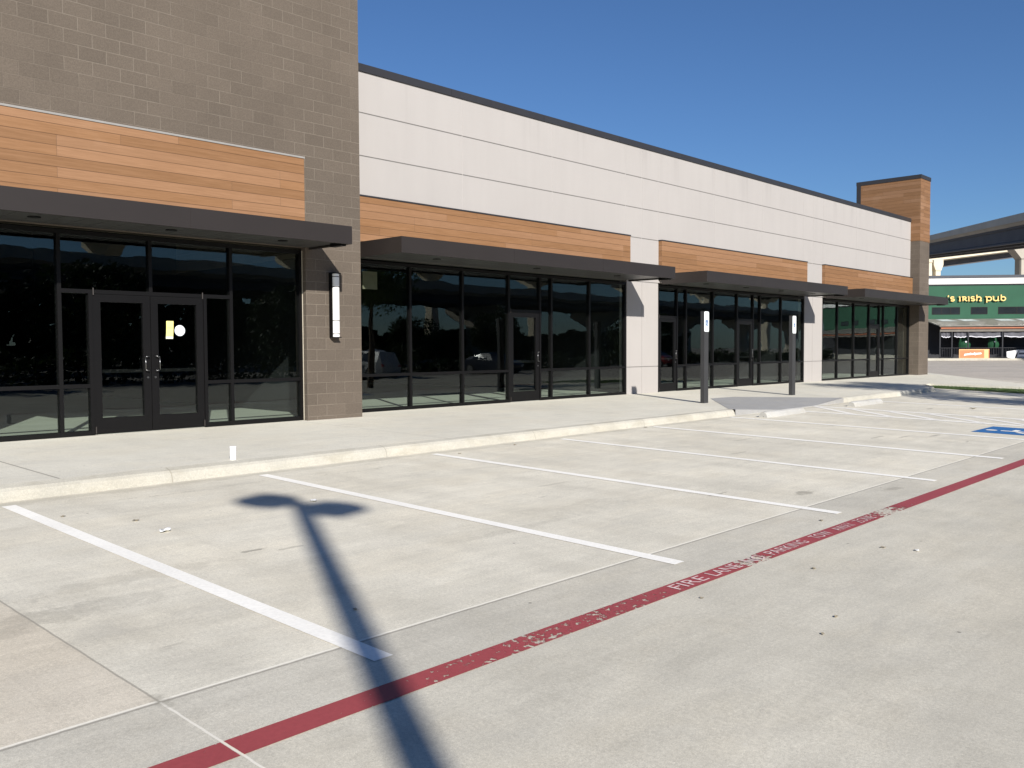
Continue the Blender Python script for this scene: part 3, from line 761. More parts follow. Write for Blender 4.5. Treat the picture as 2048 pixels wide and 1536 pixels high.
# ---------------------------------------------------------------- things on the building
M_LENS = plain('white_lens', (0.78, 0.77, 0.74), 0.03, 8, 0.35, 0.5)
wl = empty('wall_lamp', (9.69, CY, 1.5)); tag(wl, 'tall white cylindrical wall lamp with dark bands on the block pier', 'wall lamp')
m = MB(); m.box(-0.055, 0.055, -0.022, 0.0, 0.0, 1.17); m.box(-0.086, -0.0765, -0.10, -0.002, -0.012, 1.175); m.box(0.0765, 0.083, -0.06, -0.002, -0.012, 1.175); m.box(-0.075, 0.075, -0.155, -0.022, -0.012, 0.004); m.box(-0.075, 0.075, -0.155, -0.022, 1.158, 1.175)
m.build('back_plate', M_FRAME, wl)
m = MB(); ns = 12
prof = [(0.072 * math.cos(math.pi * i / ns), -0.085 - 0.066 * math.sin(math.pi * i / ns)) for i in range(ns + 1)] + [(-0.072, -0.022), (0.072, -0.022)]
m.prism([(a, b) for a, b in prof][::-1], 0.004, 1.158); m.build('lens', M_LENS, wl)
for z in (0.06, 0.30, 0.92, 1.105):
    m = MB(); pr2 = [(0.0745 * math.cos(math.pi * i / ns), -0.085 - 0.0685 * math.sin(math.pi * i / ns)) for i in range(ns + 1)] + [(-0.0745, -0.023), (0.0745, -0.023)]
    m.prism(pr2[::-1], z - 0.006, z + 0.006); m.build('band', M_FRAME, wl)

M_YPAPER = plain('yellow_paper', (0.80, 0.72, 0.26), 0.04, 6, 0.8)
M_PPAPER = plain('pale_paper', (0.80, 0.78, 0.62), 0.03, 6, 0.8)
M_STICK = plain('white_vinyl', (0.70, 0.74, 0.78), 0.03, 6, 0.5)
M_INK = plain('dark_ink', (0.06, 0.07, 0.09), 0.1, 6, 0.7)
yn = -0.637 + 0.045 - 0.006
m = MB()
def sl_x(z): return (z - 1.46) * 0.045
zs_ = [1.46 + 0.285 * i / 8 for i in range(9)]
def ynf(z): return yn - 0.006 * math.sin((z - 1.46) / .285 * math.pi) - 0.001
for (a, b) in zip(zs_[:-1], zs_[1:]):
    mi = 1 if b < 1.50 else 0
    m.quad([(6.578 + sl_x(a), ynf(a), a), (6.697 + sl_x(a), ynf(a), a), (6.697 + sl_x(b), ynf(b), b), (6.578 + sl_x(b), ynf(b), b)], mi)
m.box(6.59 + sl_x(1.62), 6.69 + sl_x(1.62), yn - 0.0092, yn - 0.0085, 1.632, 1.636, 2)
nt_ = m.build('paper_notice', [M_YPAPER, M_PPAPER, M_INK]); tag(nt_, 'long yellow paper notice taped on the right leaf of the double door', 'notice')
m = MB(); m.tube((6.815, yn + 0.004, 1.593), (6.815, yn, 1.593), 0.088, n=28)
stk = m.build('round_sticker', M_STICK); tag(stk, 'round white sticker on the double door beside the yellow notice', 'sticker')
m = MB(); m.box(6.79, 6.84, yn - 0.0015, yn - 0.0003, 1.648, 1.655); m.box(6.755, 6.875, yn - 0.0015, yn - 0.0003, 1.618, 1.623); m.box(6.75, 6.83, yn - 0.0015, yn - 0.0003, 1.582, 1.592)
m.build('print', M_INK, stk)
m = MB(); m.box(11.10, 11.47, 0.20, 0.206, 2.50, 2.86)
sh_ = m.build('beige_square', plain('dull_beige', (0.20, 0.18, 0.135), 0.1, 4, 0.9)); tag(sh_, 'dull beige square inside the top of the window beside the block pier', 'paper sheet')  # dull beige square behind the pane, its nature unknown

# ---------------------------------------------------------------- sidewalk furniture
M_POST = plain('charcoal_metal', (0.038, 0.038, 0.039), 0.10, 3, 0.55, 0.4, bump=0.05)
M_SIGN = plain('sign_white', (0.80, 0.85, 0.83), 0.02, 8, 0.5)
M_SGREEN = plain('sign_green', (0.36, 0.58, 0.46), 0.05, 8, 0.6)
M_SBLUE = plain('sign_blue', (0.02, 0.09, 0.27), 0.05, 8, 0.5)
def rounded(w_, h_, r_, n=5):
    o = []
    for cx, cz, a0 in ((w_ / 2 - r_, h_ / 2 - r_, 0), (-w_ / 2 + r_, h_ / 2 - r_, 90), (-w_ / 2 + r_, -h_ / 2 + r_, 180), (w_ / 2 - r_, -h_ / 2 + r_, 270)):
        for i in range(n + 1):
            t = R(a0 + 90 * i / n); o.append((cx + r_ * math.cos(t), cz + r_ * math.sin(t)))
    return o
def sign_post(x, y, label, van):
    t = empty('sign_post', (x, y, zw(x, y))); tag(t, label, 'sign post', 'accessible parking sign posts on the sidewalk')
    m = MB(); m.box(-0.093, 0.093, -0.05, 0.05, -0.05, 2.155); m.box(-0.097, 0.097, -0.054, 0.054, 2.155, 2.166); m.build('post', M_POST, t)
    pl = rounded(0.205, 0.475, 0.035); y0 = -0.052; cz = 1.92
    m = MB(); n = len(pl); m.v += [(a, y0, cz + b) for a, b in pl] + [(a, y0 - 0.004, cz + b) for a, b in pl]
    m.f.append(tuple(range(n))); m.f.append(tuple(range(n, 2 * n))); m.mi += [0, 0]
    for i in range(n): m.f.append((i, (i + 1) % n, n + (i + 1) % n, n + i)); m.mi.append(0)
    sp = m.build('sign_plate', M_SIGN, t)
    def words(s, wd, h, z):
        me = text_data(s, 1.0); vx = [v.co.x for v in me.vertices]; vy = [v.co.y for v in me.vertices]
        for v in me.vertices:
            X = -wd / 2 + (v.co.x - min(vx)) / (max(vx) - min(vx)) * wd; Z = z + (v.co.y - min(vy)) / (max(vy) - min(vy)) * h
            v.co = (X, y0 - 0.0055, Z)
        me.name = 'lettering'; me.materials.append(M_SGREEN); o = bpy.data.objects.new('lettering', me); C.objects.link(o); o.parent = sp
    words('RESERVED', 0.145, 0.045, 2.075); words('PARKING', 0.125, 0.04, 2.0)
    if van: words('VAN', 0.06, 0.025, 1.785); words('ACCESSIBLE', 0.15, 0.035, 1.725)
    m = MB()
    hh = 0.145 if not van else 0.11; zz = 1.815 if not van else 1.845
    m.box(-0.052, 0.052, y0 - 0.0052, y0 - 0.0045, zz, zz + hh); sq = m.build('symbol_square', M_SBLUE, sp)
    m = MB(); isa(m, lambda p: (-0.048 + p.x * 0.096, y0 - 0.0065, zz + p.y * hh), 1.2); m.build('wheelchair_figure', M_SIGN, sp)
    return t
sign_post(18.415, -3.30, 'charcoal sign post with plain reserved parking plate, left of the grey ramp', False)
sign_post(22.935, -3.30, 'charcoal sign post with van accessible plate, behind the grey ramp', True)

M_STOP = concrete('stop_concrete', (0.42, 0.415, 0.395), var=0.10, broom=False)
def wheel_stop(cx, cy, label, ang):
    L = 1.83; z0 = gz(cx, cy)
    m = MB(); n = 12
    prof = [(-0.085, 0.0), (-0.075, 0.05), (-0.05, 0.105), (-0.02, 0.125), (0.02, 0.125), (0.05, 0.105), (0.075, 0.05), (0.085, 0.0)]
    for i in range(n + 1):
        x = -L / 2 + L * i / n; e = 0.93 if i in (0, n) else 1.0
        m.v += [(x, a * e * 1.25 + random.uniform(-.003, .003), b * e + random.uniform(-.003, .002)) for a, b in prof]
    k = len(prof)
    for i in range(n):
        for j in range(k - 1): m.f.append((i * k + j, i * k + j + 1, (i + 1) * k + j + 1, (i + 1) * k + j)); m.mi.append(0)
        m.f.append((i * k + k - 1, i * k, (i + 1) * k, (i + 1) * k + k - 1)); m.mi.append(0)
    m.f.append(tuple(range(k))); m.f.append(tuple(n * k + j for j in range(k))); m.mi += [0, 0]
    o = m.build('wheel_stop', M_STOP, loc=(cx, cy, z0 - 0.004)); o.rotation_euler = (0, 0, ang)
    tag(o, label, 'wheel stop', 'white concrete wheel stops at the accessible stalls')
    return o
wheel_stop(18.05, -5.47, 'near white concrete wheel stop in front of the left side of the ramp', R(0.5))
wheel_stop(22.42, -5.52, 'far white concrete wheel stop in front of the kerb beyond the ramp', R(0.5))
m = MB(); m.tube((0, 0, -0.05), (0, 0, 0.15), 0.037, n=18); m.tube((0, 0, 0.15), (0, 0, 0.165), 0.041, 0.039, n=18)
m.build('cleanout_pipe', plain('white_pvc', (0.80, 0.80, 0.78), 0.05, 8, 0.4), loc=(5.49, -4.60, zw(0, -4.6)))
tag(bpy.data.objects['cleanout_pipe'], 'short white plastic pipe standing at the kerb edge of the sidewalk', 'pipe')

# litter on the lot
M_LEAF = plain('dry_leaf', (0.30, 0.26, 0.19), 0.25, 20, 0.8)
M_TRASH = plain('white_scrap', (0.75, 0.75, 0.73), 0.1, 20, 0.7)
def curl(name, x, y, s, rz, mat, label, cat, zf=gz):
    m = MB(); n, k = 8, 4
    for i in range(n + 1):
        for j in range(k + 1):
            u = i / n - 0.5; v = (j / k - 0.5) * (1 - (2 * u) ** 2 * 0.8)
            z = 0.012 + s * (0.28 * abs(u) ** 1.5 + 0.45 * v * v + 0.05 * math.sin(9 * u + x))
            m.v.append((u * s, v * s * 0.6, z))
    for i in range(n):
        for j in range(k):
            a = i * (k + 1) + j; m.f.append((a, a + 1, a + k + 2, a + k + 1)); m.mi.append(0)
    o = m.build(name, mat, loc=(x, y, zf(x, y) - 0.006), smooth=True); o.rotation_euler = (0, 0, rz); tag(o, label, cat)
    md = o.modifiers.new('thickness', 'SOLIDIFY'); md.thickness = 0.002
    return o
curl('paper_scrap', 3.41, -7.19, 0.13, 0.6, M_TRASH, 'curled pale scrap lying between the two nearest white stripes', 'scrap')
curl('paper_scrap', 5.08, -6.91, 0.10, 1.2, M_TRASH, 'crumpled white scrap lying under the lamp head shadow', 'scrap')
curl('paper_scrap', 7.28, -11.98, 0.05, 0.9, M_TRASH, 'tiny white scrap on the drive below the far end of the red lettering', 'scrap')
LEAVES = [(3.03, -5.97, .05), (3.42, -6.60, .06), (3.24, -10.07, .035), (7.85, -10.94, .045), (7.19, -11.75, .045), (6.17, -11.64, .04), (4.95, -11.45, .03), (5.19, -12.23, .035), (4.83, -12.31, .03), (23.09, -7.84, .16), (13.58, -5.0, .07), (8.6, -5.3, .05), (9.9, -5.15, .06)]

for (lx, ly, ls_) in LEAVES:
    o_ = curl('dry_leaf', lx, ly, ls_, lx * 7.3, M_LEAF, 'tiny dry leaf lying loose on the concrete lot', 'leaf'); o_['group'] = 'scattered dry leaves'
# ---------------------------------------------------------------- parking lot light poles (out of frame, throw the shadow)
def light_pole(x, y, H, label):
    t = empty('light_pole', (x, y, gz(x, y))); tag(t, label, 'light pole')
    M_B = plain('pole_bronze', (0.05, 0.045, 0.04), 0.1, 3, 0.5)
    m = MB(); m.tube((0, 0, -0.1), (0, 0, 0.75), 0.30, n=24); m.build('pole_base', M_KERB, t)
    m = MB(); s0, s1 = 0.088, 0.066
    for z, s in ((0.75, s0), (H, s1)): m.v += [(-s, -s, z), (s, -s, z), (s, s, z), (-s, s, z)]
    m.f += [(0, 1, 5, 4), (1, 2, 6, 5), (2, 3, 7, 6), (3, 0, 4, 7), (0, 3, 2, 1), (4, 5, 6, 7)]; m.mi += [0] * 6
    m.box(-0.16, 0.16, -0.16, 0.16, 0.75, 0.79)
    m.build('pole', M_B, t)
    for sg in (1, -1):
        m = MB()
        hd = [(-0.17, 0.14), (0.17, 0.14), (0.255, 0.36), (0.20, 0.68), (-0.20, 0.68), (-0.255, 0.36)]
        m.prism([(a, sg * b) for a, b in hd], H - 0.12, H + 0.03); m.box(-0.04, 0.04, min(sg * 0.055, sg * 0.175), max(sg * 0.055, sg * 0.175), H - 0.08, H - 0.01)
        h = m.build('lamp_head', M_B, t); h.rotation_euler = (0, 0, R(14))
        m = MB(); m.prism([(a * 0.8, sg * (0.41 + (b - 0.41) * 0.8)) for a, b in hd], H - 0.124, H - 0.12); l_ = m.build('lamp_lens', M_LENS, h)
    return t
light_pole(-3.03, -21.6, 9.0, 'tall dark double headed light pole behind the camera casting the long shadow')

# ---------------------------------------------------------------- trees
def leaf_mat(name, col):
    q = N(name); oi = q.n('ShaderNodeNewGeometry')
    f = q.mr(oi.outputs['Random Per Island'], 0, 1, 0.55, 1.35)
    d = q.bsdf(q.mul(col, f), 0.6, None, 0.25, out=False)
    t = q.n('ShaderNodeBsdfTranslucent'); q.put(t.inputs[0], q.mul((col[0] * 1.3, col[1] * 1.4, col[2] * 0.8), f))
    mx = q.n('ShaderNodeMixShader'); mx.inputs[0].default_value = 0.25; q.l(d, mx.inputs[1]); q.l(t.outputs[0], mx.inputs[2]); q.l(mx.outputs[0], q.out.inputs[0])
    return q.m
M_L1 = leaf_mat('leaf_dark', (0.020, 0.034, 0.013)); M_L2 = leaf_mat('leaf_mid', (0.055, 0.085, 0.028))
M_BARK = plain('bark', (0.12, 0.095, 0.07), 0.25, 8, 0.9)
def tree_mesh(seed, H, rad, z0, nleaf, ls):
    rs = random.Random(seed); tr = MB(); tips = []
    tr.tube((0, 0, -0.2), (0.05, 0.03, z0), 0.035 * H ** 0.9 * 0.5, 0.02 * H ** 0.9 * 0.6, n=9)
    tr.tube((0.05, 0.03, z0), (0.1, 0.0, H * 0.8), 0.011 * H, 0.02, n=7)
    cl = []
    for i in range(22):
        a = rs.uniform(0, 6.28); zz = rs.uniform(z0, H * 0.95); rr = rad * math.sin(max(0.12, min(1, (zz - z0) / (H - z0))) * math.pi * 0.86 + 0.35) * rs.uniform(0.45, 1.0)
        p = (rr * math.cos(a), rr * math.sin(a), zz); cl.append((p, rs.uniform(0.28, 0.5) * rad))
        s = max(z0 * 0.85, zz - rr * 0.7); tr.tube((0.05, 0.02, s), p, 0.006 * H, 0.012, n=5, caps=False)
    lf = MB()
    for _ in range(nleaf):
        (c, r_) = rs.choice(cl)
        while True:
            d = Vector((rs.uniform(-1, 1), rs.uniform(-1, 1), rs.uniform(-1, 1)))
            if d.length < 1: break
        p = Vector(c) + d * r_ * Vector((1, 1, 0.8)).length / 1.62
        n_ = Vector((rs.gauss(0, 1), rs.gauss(0, 1), rs.gauss(0, 1) + 0.6)).normalized(); a = n_.orthogonal().normalized(); b = n_.cross(a); s = ls * rs.uniform(0.6, 1.3)
        lf.quad([p + a * s, p + b * s * 0.5, p - a * s, p - b * s * 0.5])
    return tr, lf
def tree(seed, x, y, H, rad, z0, nleaf, ls, mat, label, cat='tree', group=None):
    t = empty('tree', (x, y, gz(x, y))); tag(t, label, cat, group); tr, lf = tree_mesh(seed, H, rad, z0, nleaf, ls)
    tr.build('trunk', M_BARK, t); lf.build('crown', mat, t); return t
tree(3, 23.3, -15.7, 8.8, 2.7, 4.0, 15000, 0.075, M_L2, 'young leafy tree standing right of the view, shading the far end of the stalls')

# ---------------------------------------------------------------- the green pub across the far drive
TH = R(-52.3)
PUB0 = (78.3, 11.5, 0.0)
M_PGREEN = plain('pub_green', (0.020, 0.084, 0.047), 0.10, 0.8, 0.7, bump=0.05)
M_PWHITE = plain('pub_white', (0.80, 0.79, 0.77), 0.03, 2, 0.7)
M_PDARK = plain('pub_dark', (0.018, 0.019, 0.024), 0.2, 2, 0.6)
M_PCOP = plain('pub_coping', (0.055, 0.060, 0.075), 0.1, 2, 0.5)
M_PGLASS = plain('pub_glass', (0.02, 0.024, 0.028), 0.3, 0.7, 0.06, 0.6)
M_LEAN = plain('lean_to_sheet', (0.20, 0.185, 0.16), 0.25, 2.5, 0.45, 0.5)
M_COPPER = plain('copper_beam', (0.42, 0.15, 0.075), 0.12, 3, 0.5)
M_PTIMB = plain('grey_timber', (0.16, 0.145, 0.125), 0.15, 3, 0.8)
pub = empty('pub_building', PUB0, TH); tag(pub, 'green walled pub with white fascia band and yellow sign letters beyond the lot', 'pub')
CS, CYL, CZ = -27.3, -77.8, 1.288
def pf(s, z, d):
    k = (-d - CYL) / (-CYL); return CS + k * (s - CS), CZ + k * (z - CZ)
SR = 62.0
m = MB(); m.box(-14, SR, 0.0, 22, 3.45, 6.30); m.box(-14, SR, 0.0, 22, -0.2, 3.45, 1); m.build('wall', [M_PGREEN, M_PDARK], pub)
m = MB(); m.box(-14.05, SR + .05, -0.12, 22.1, 6.41, 6.92); m.build('fascia_band', M_PWHITE, pub)
m = MB(); m.box(-14.0, SR, -0.05, 22.0, 6.302, 6.408); m.build('trim', M_PDARK, pub)  # dark strip painted in for the shadow gap below the white band
m = MB(); m.box(-14.15, SR + .15, -0.20, 22.2, 6.922, 7.13); m.build('coping', M_PCOP, pub)
wins = [(-4.6, -2.9, 2), (-1.9, -0.6, 1), (0.2, 2.44, 3), (3.31, 4.63, 1), (5.48, 8.4, 2)]
s_ = 9.6
while s_ < SR - 3: wins.append((s_, s_ + 1.4, 1)); wins.append((s_ + 2.4, s_ + 4.8, 2)); s_ += 6.2
for (a, b, k) in wins:
    m = MB(); z0, z1 = 3.9, 4.5; t = 0.05
    m.box(a, b, -0.03, -0.002, z0, z0 + t); m.box(a, b, -0.03, -0.002, z1 - t, z1); m.box(a, a + t, -0.03, -0.002, z0 + t, z1 - t); m.box(b - t, b, -0.03, -0.002, z0 + t, z1 - t)
    for i in range(1, k): x = a + (b - a) * i / k; m.box(x - t / 2, x + t / 2, -0.03, -0.002, z0 + t, z1 - t)
    f_ = m.build('window', M_FRAME, pub)
    m = MB(); m.box(a + t, b - t, -0.012, -0.003, z0 + t, z1 - t); m.build('pane', M_PGLASS, f_)
# uncial sign letters, drawn as strokes
M_SIGNY = plain('sign_letter_yellow', (0.85, 0.58, 0.20), 0.05, 5, 0.5)
def arc(cx, cz, rx, rz, a0, a1, n=9): return [(cx + rx * math.cos(R(a0 + (a1 - a0) * i / n)), cz + rz * math.sin(R(a0 + (a1 - a0) * i / n))) for i in range(n + 1)]
GL = {
 "'": [[(0.5, 1.3), (0.35, 1.02)]],
 's': [arc(.5, .75, .38, .25, 40, 200) + arc(.5, .25, .40, .25, 120, -140)],
 'i': [[(.5, 0), (.5, .98)], [(.2, .98), (.5, .98)], [(.3, .02), (.75, .02)]],
 'r': [[(.2, 0), (.2, 1)], [(.02, .98), (.2, .98)] + arc(.45, .73, .33, .25, 90, -90), [(.4, .48), (.95, 0)]],
 'h': [[(.12, 1.38), (.12, 0)], [(.12, .62)] + arc(.5, .5, .38, .45, 120, -40) + [(.62, 0.0), (.98, .0)]],
 'p': [[(.15, .95), (.15, -.4)], [(-.05, .95), (.15, .95)], arc(.5, .47, .42, .48, 130, -160)],
 'u': [[(.1, 1)] + arc(.5, .42, .42, .44, 170, 350) , [(.92, 1), (.92, .05), (1.05, 0)], [(-.05, .98), (.12, .98)]],
 'b': [[(.15, 1.38), (.15, .3)] + arc(.52, .45, .40, .46, 205, 480)],
}
def sign_letter(ch, s0, s1, zb, h):
    m = MB()
    for st in GL[ch]:
        pts = [Vector((s0 + (s1 - s0) * p[0], zb + h * p[1])) for p in st]; wd = 0.085
        for i in range(len(pts) - 1):
            d = (pts[i + 1] - pts[i]).normalized(); n_ = Vector((-d.y, d.x)) * wd / 2; e = d * wd * 0.25
            q = [pts[i] + n_ - e, pts[i] - n_ - e, pts[i + 1] - n_ + e, pts[i + 1] + n_ + e]; b = len(m.v); dy = i * 0.0006
            m.v += [(p.x, -0.20 - dy, p.y) for p in q] + [(p.x, -0.13 - dy, p.y) for p in q]
            m.f += [(b, b + 1, b + 2, b + 3), (b + 7, b + 6, b + 5, b + 4)]; m.mi += [0, 0]
            for k in range(4): j = (k + 1) % 4; m.f.append((b + k, b + 4 + k, b + 4 + j, b + j)); m.mi.append(0)
    m.build('sign_letter', M_SIGNY, pub)
for ch, a, b in (("'", 1.36, 1.52), ('s', 1.58, 1.94), ('i', 2.24, 2.46), ('r', 2.52, 2.92), ('i', 2.96, 3.16), ('s', 3.2, 3.56), ('h', 3.64, 4.08), ('p', 4.42, 4.9), ('u', 4.98, 5.42), ('b', 5.56, 6.0)):
    sign_letter(ch, a, b, 5.01, 0.34)
# lean-to over the patio
D_ = 2.6
L0, _ = pf(0.90, 0, D_); zb0 = pf(0, 2.94, D_)[1]; zb1 = pf(0, 2.64, D_)[1]; zf = pf(0, 2.46, D_)[1]
m = MB(); SRR = SR - 2
m.quad([(-0.6, -0.01, 3.52), (SRR, -0.01, 3.52), (SRR, -D_ - .1, zb0 + .03), (L0 - .1, -D_ - .1, zb0 + .03)])
m.quad([(-0.6, -0.01, 3.44), (L0 - .1, -D_ - .1, zb0 - .04), (SRR, -D_ - .1, zb0 - .04), (SRR, -0.01, 3.44)])
m.quad([(-0.6, -0.01, 3.52), (L0 - .1, -D_ - .1, zb0 + .03), (L0 - .1, -D_ - .1, zb0 - .04), (-0.6, -0.01, 3.44)])
m.quad([(L0 - .1, -D_ - .1, zb0 + .03), (SRR, -D_ - .1, zb0 + .03), (SRR, -D_ - .1, zb0 - .04), (L0 - .1, -D_ - .1, zb0 - .04)])
lean = m.build('lean_to_roof', M_LEAN, pub)
m = MB(); x = 0.4
while x < 40:
    m.quad([(x, -0.3, 3.52 - .3 * (3.49 - zb0) / D_ * .9 + .02), (x + random.uniform(.9, 1.5), -0.3, 3.52 - .3 * (3.49 - zb0) / D_ * .9 + .02), (x + 1.6, -1.0, 3.52 - 1.0 * (3.49 - zb0) / D_ + .025), (x + .3, -1.0, 3.52 - 1.0 * (3.49 - zb0) / D_ + .025)]); x += random.choice((1.7, 1.9, 2.9))
m.build('roof_glint', plain('pale_glint', (0.62, 0.66, 0.66), 0.25, 3, 0.25, 0.6), lean)  # pale patches imitating highlight glints on the lean-to roof
m = MB(); m.box(L0, SRR, -D_, -D_ + .12, zb1, zb0 - .05); m.build('beam', plain('dark_red_beam', (0.075, 0.03, 0.02), 0.1, 3, 0.6), pub)
m = MB(); m.box(L0 + .03, SRR, -D_ - .06, -D_ - .004, zb1 + .075, zb1 + .155); m.build('copper_rail', M_COPPER, pub)
m = MB(); m.box(L0 - .02, SRR, -D_ + .02, -D_ + .10, zf, zb1 - .002); m.build('header_board', M_PTIMB, pub)
for s in (0.90, 1.86, 3.15, 5.89, 8.6, 11.4, 14.2, 17, 20, 24, 28, 32, 36, 40, 44, 48):
    x = pf(s, 0, D_)[0]
    m = MB(); m.box(x - .045, x + .045, -D_ + .03, -D_ + .09, 0.2, zf - .002); m.build('post', M_PDARK, pub)
m = MB(); m.box(-3, SR, -D_ - .25, 0, -0.3, pf(0, 0.235, D_)[1]); m.build('patio_slab', M_KERB, pub)
zp = pf(0, 0.235, D_)[1]
fe = empty('patio_fence', PUB0, TH); tag(fe, 'low black metal railing along the pub patio', 'fence')
m = MB(); m.box(L0, 30, -D_ - .02, -D_ + .015, zp + .82, zp + .86); m.box(L0, 30, -D_ - .02, -D_ + .015, zp + .08, zp + .11); m.build('rail', M_PDARK, fe)
m = MB(); x = L0 + .06
while x < 30: m.box(x, x + .02, -D_ - .012, -D_ + .007, zp + .11, zp + .82); x += 0.13
b_ = m.build('railing_bars', M_PDARK, fe); tag(b_, kind='stuff')
# dim things under the lean-to
M_SWAG = plain('swag_cloth', (0.10, 0.10, 0.115), 0.3, 3, 0.7); M_SWAGW = plain('swag_edge', (0.62, 0.62, 0.66), 0.2, 3, 0.7)
for (a, b) in ((0.98, 1.76), (2.0, 3.08), (3.2, 5.8), (5.98, 8.5)):
    xa, xb = pf(a, 0, D_ - .2)[0], pf(b, 0, D_ - .2)[0]; m = MB(); e = MB(); n = 14
    for i in range(n):
        u0, u1 = i / n, (i + 1) / n; fz = lambda u: zf - .38 - .07 * math.sin(u * math.pi) + .02 * math.sin(u * 23)
        p = lambda u, z: (xa + (xb - xa) * u, -D_ + .2 + .03 * math.sin(u * 19), z)
        m.quad([p(u0, fz(u0)), p(u1, fz(u1)), p(u1, zf), p(u0, zf)])
        e.quad([(p(u0, 0)[0], -D_ + .16, fz(u0) - .03), (p(u1, 0)[0], -D_ + .16, fz(u1) - .03), (p(u1, 0)[0], -D_ + .16, fz(u1) + .035), (p(u0, 0)[0], -D_ + .16, fz(u0) + .035)])
    sw = m.build('patio_swag', M_SWAG, pub); e.build('swag_edge', M_SWAGW, sw)
M_DKG = plain('bottle_green_cloth', (0.010, 0.060, 0.025), 0.3, 4, 0.7)
for a, b, lb in ((2.42, 3.28, 'dark green patio umbrella cloth with pale badge above the left of the orange banner'), (4.75, 5.55, 'dark green patio umbrella cloth with pale badge right of the orange banner')):
    xa, xb = pf(a, 0, 1.6)[0], pf(b, 0, 1.6)[0]; z0, z1 = pf(0, 1.08, 1.6)[1], pf(0, 2.0, 1.6)[1]
    t = empty('patio_umbrella', PUB0, TH); tag(t, lb, 'umbrella', 'umbrellas under the pub lean-to')
    m = MB(); n = 12; cx = (xa + xb) / 2; r0 = (xb - xa) / 2
    for z, k in ((z1 + .1, .12), (z1 - .1, .75), (z0 + .3, 1.0), (z0, .9)):
        for i in range(n): an = 2 * math.pi * i / n; rr = r0 * k * (1 + .12 * math.cos(4 * an)); m.v.append((cx + rr * math.cos(an), -1.6 + rr * .6 * math.sin(an), z))
    for q in range(3):
        for i in range(n): j = (i + 1) % n; m.f.append((q * n + i, q * n + j, q * n + n + j, q * n + n + i)); m.mi.append(0)
    m.build('cloth', M_DKG, t)
    m = MB(); m.tube((cx, -1.6, zp), (cx, -1.6, z1 + .2), .03); m.build('pole', M_PDARK, t)
    m = MB(); m.tube((cx, -1.6 - r0 * .62 - .02, z0 + .52), (cx, -1.6 - r0 * .62 - .03, z0 + .52), .07, n=12); m.build('badge', M_SWAGW, t)
# orange banner and white banner tied to the railing
M_ORANGE = plain('orange_vinyl', (0.72, 0.20, 0.085), 0.12, 1.5, 0.5); M_PALEO = plain('pale_orange_vinyl', (0.75, 0.48, 0.22), 0.12, 2, 0.5); M_WV = plain('white_vinyl_banner', (0.80, 0.80, 0.80), 0.08, 2, 0.5)
bn = empty('orange_banner', PUB0, TH); tag(bn, 'orange banner with pale script tied to the pub railing', 'banner')
xa, za = pf(2.42, 0.22, D_ + .05); xb, zb_ = pf(4.83, 0.99, D_ + .05); W_ = xb - xa; H_ = zb_ - za; yb_ = -D_ - .05
def sheetv(name, s0, s1, z0, z1, y, mat, par, th=.006):
    m = MB(); m.box(s0, s1, y - th, y, z0, z1); return m.build(name, mat, par)
sheetv('cloth', xa, xb, za, zb_, yb_, M_ORANGE, bn)
m = MB(); m.box(xa + .005, xb - .005, yb_ - .010, yb_ - .007, zb_ - .06, zb_ - .005); m.box(xa + .005, xb - .005, yb_ - .010, yb_ - .007, za + .005, za + .035); m.box(xa + .005, xa + .04, yb_ - .010, yb_ - .007, za + .035, zb_ - .06); m.build('border', M_PALEO, bn)
sheetv('end_patch', xa + W_ * .83, xa + W_ * .97, za + .04, zb_ - .065, yb_ - .007, M_PALEO, bn, .003)
m = MB(); px = xa + W_ * .18
rs = random.Random(5); pts = []
for i in range(26):
    u = i / 25; pts.append(Vector((px + W_ * .55 * u, za + H_ * (.42 + .17 * u * .7 + (.11 if i % 2 else -.10) * (1.3 if i in (0, 9, 15, 16) else .7)))))
for i in range(25):
    d = (pts[i + 1] - pts[i]).normalized(); n_ = Vector((-d.y, d.x)) * .045; q = [pts[i] + n_, pts[i] - n_, pts[i + 1] - n_, pts[i + 1] + n_]; m.quad([(p.x, yb_ - .014 - .0003 * i, p.y) for p in q])
m.build('script_lettering', M_WV, bn)
wb = empty('white_banner', PUB0, TH); tag(wb, 'white banner with grey lines sagging on the pub railing at the right edge', 'banner')
def pv(s, z): x, zz = pf(s, z, D_ + .06); return (x, -D_ - .06, zz)
def slab(pts, name, mat, par, th=.008, off=0.0):
    m = MB(); a = [(p[0], p[1] - off, p[2]) for p in pts]; b = [(p[0], p[1] - off + th, p[2]) for p in pts]; n = len(a)
    m.v += a + b; m.f.append(tuple(range(n))); m.f.append(tuple(range(2 * n - 1, n - 1, -1))); m.mi += [0, 0]
    for i in range(n): j = (i + 1) % n; m.f.append((i, n + i, n + j, j)); m.mi.append(0)
    return m.build(name, mat, par)
slab([pv(6.2, .78), pv(7.17, .94), pv(6.95, .55), pv(6.82, .21), pv(6.45, .25), pv(6.22, .32)], 'folded_corner', M_WV, wb, off=.02)
slab([pv(6.98, .28), pv(8.9, .24), pv(8.9, .93), pv(7.2, .93)], 'cloth', plain('grey_vinyl', (0.50, 0.50, 0.52), 0.1, 2, 0.5), wb)
for k, (a, b, z) in enumerate(((7.25, 8.8, .72), (7.15, 8.8, .57), (7.1, 8.8, .40))): slab([pv(a, z), pv(b, z), pv(b, z + .10), pv(a + .05, z + .10)], 'printed_line', M_WV if k != 1 else M_INK, wb, th=.003, off=.012)
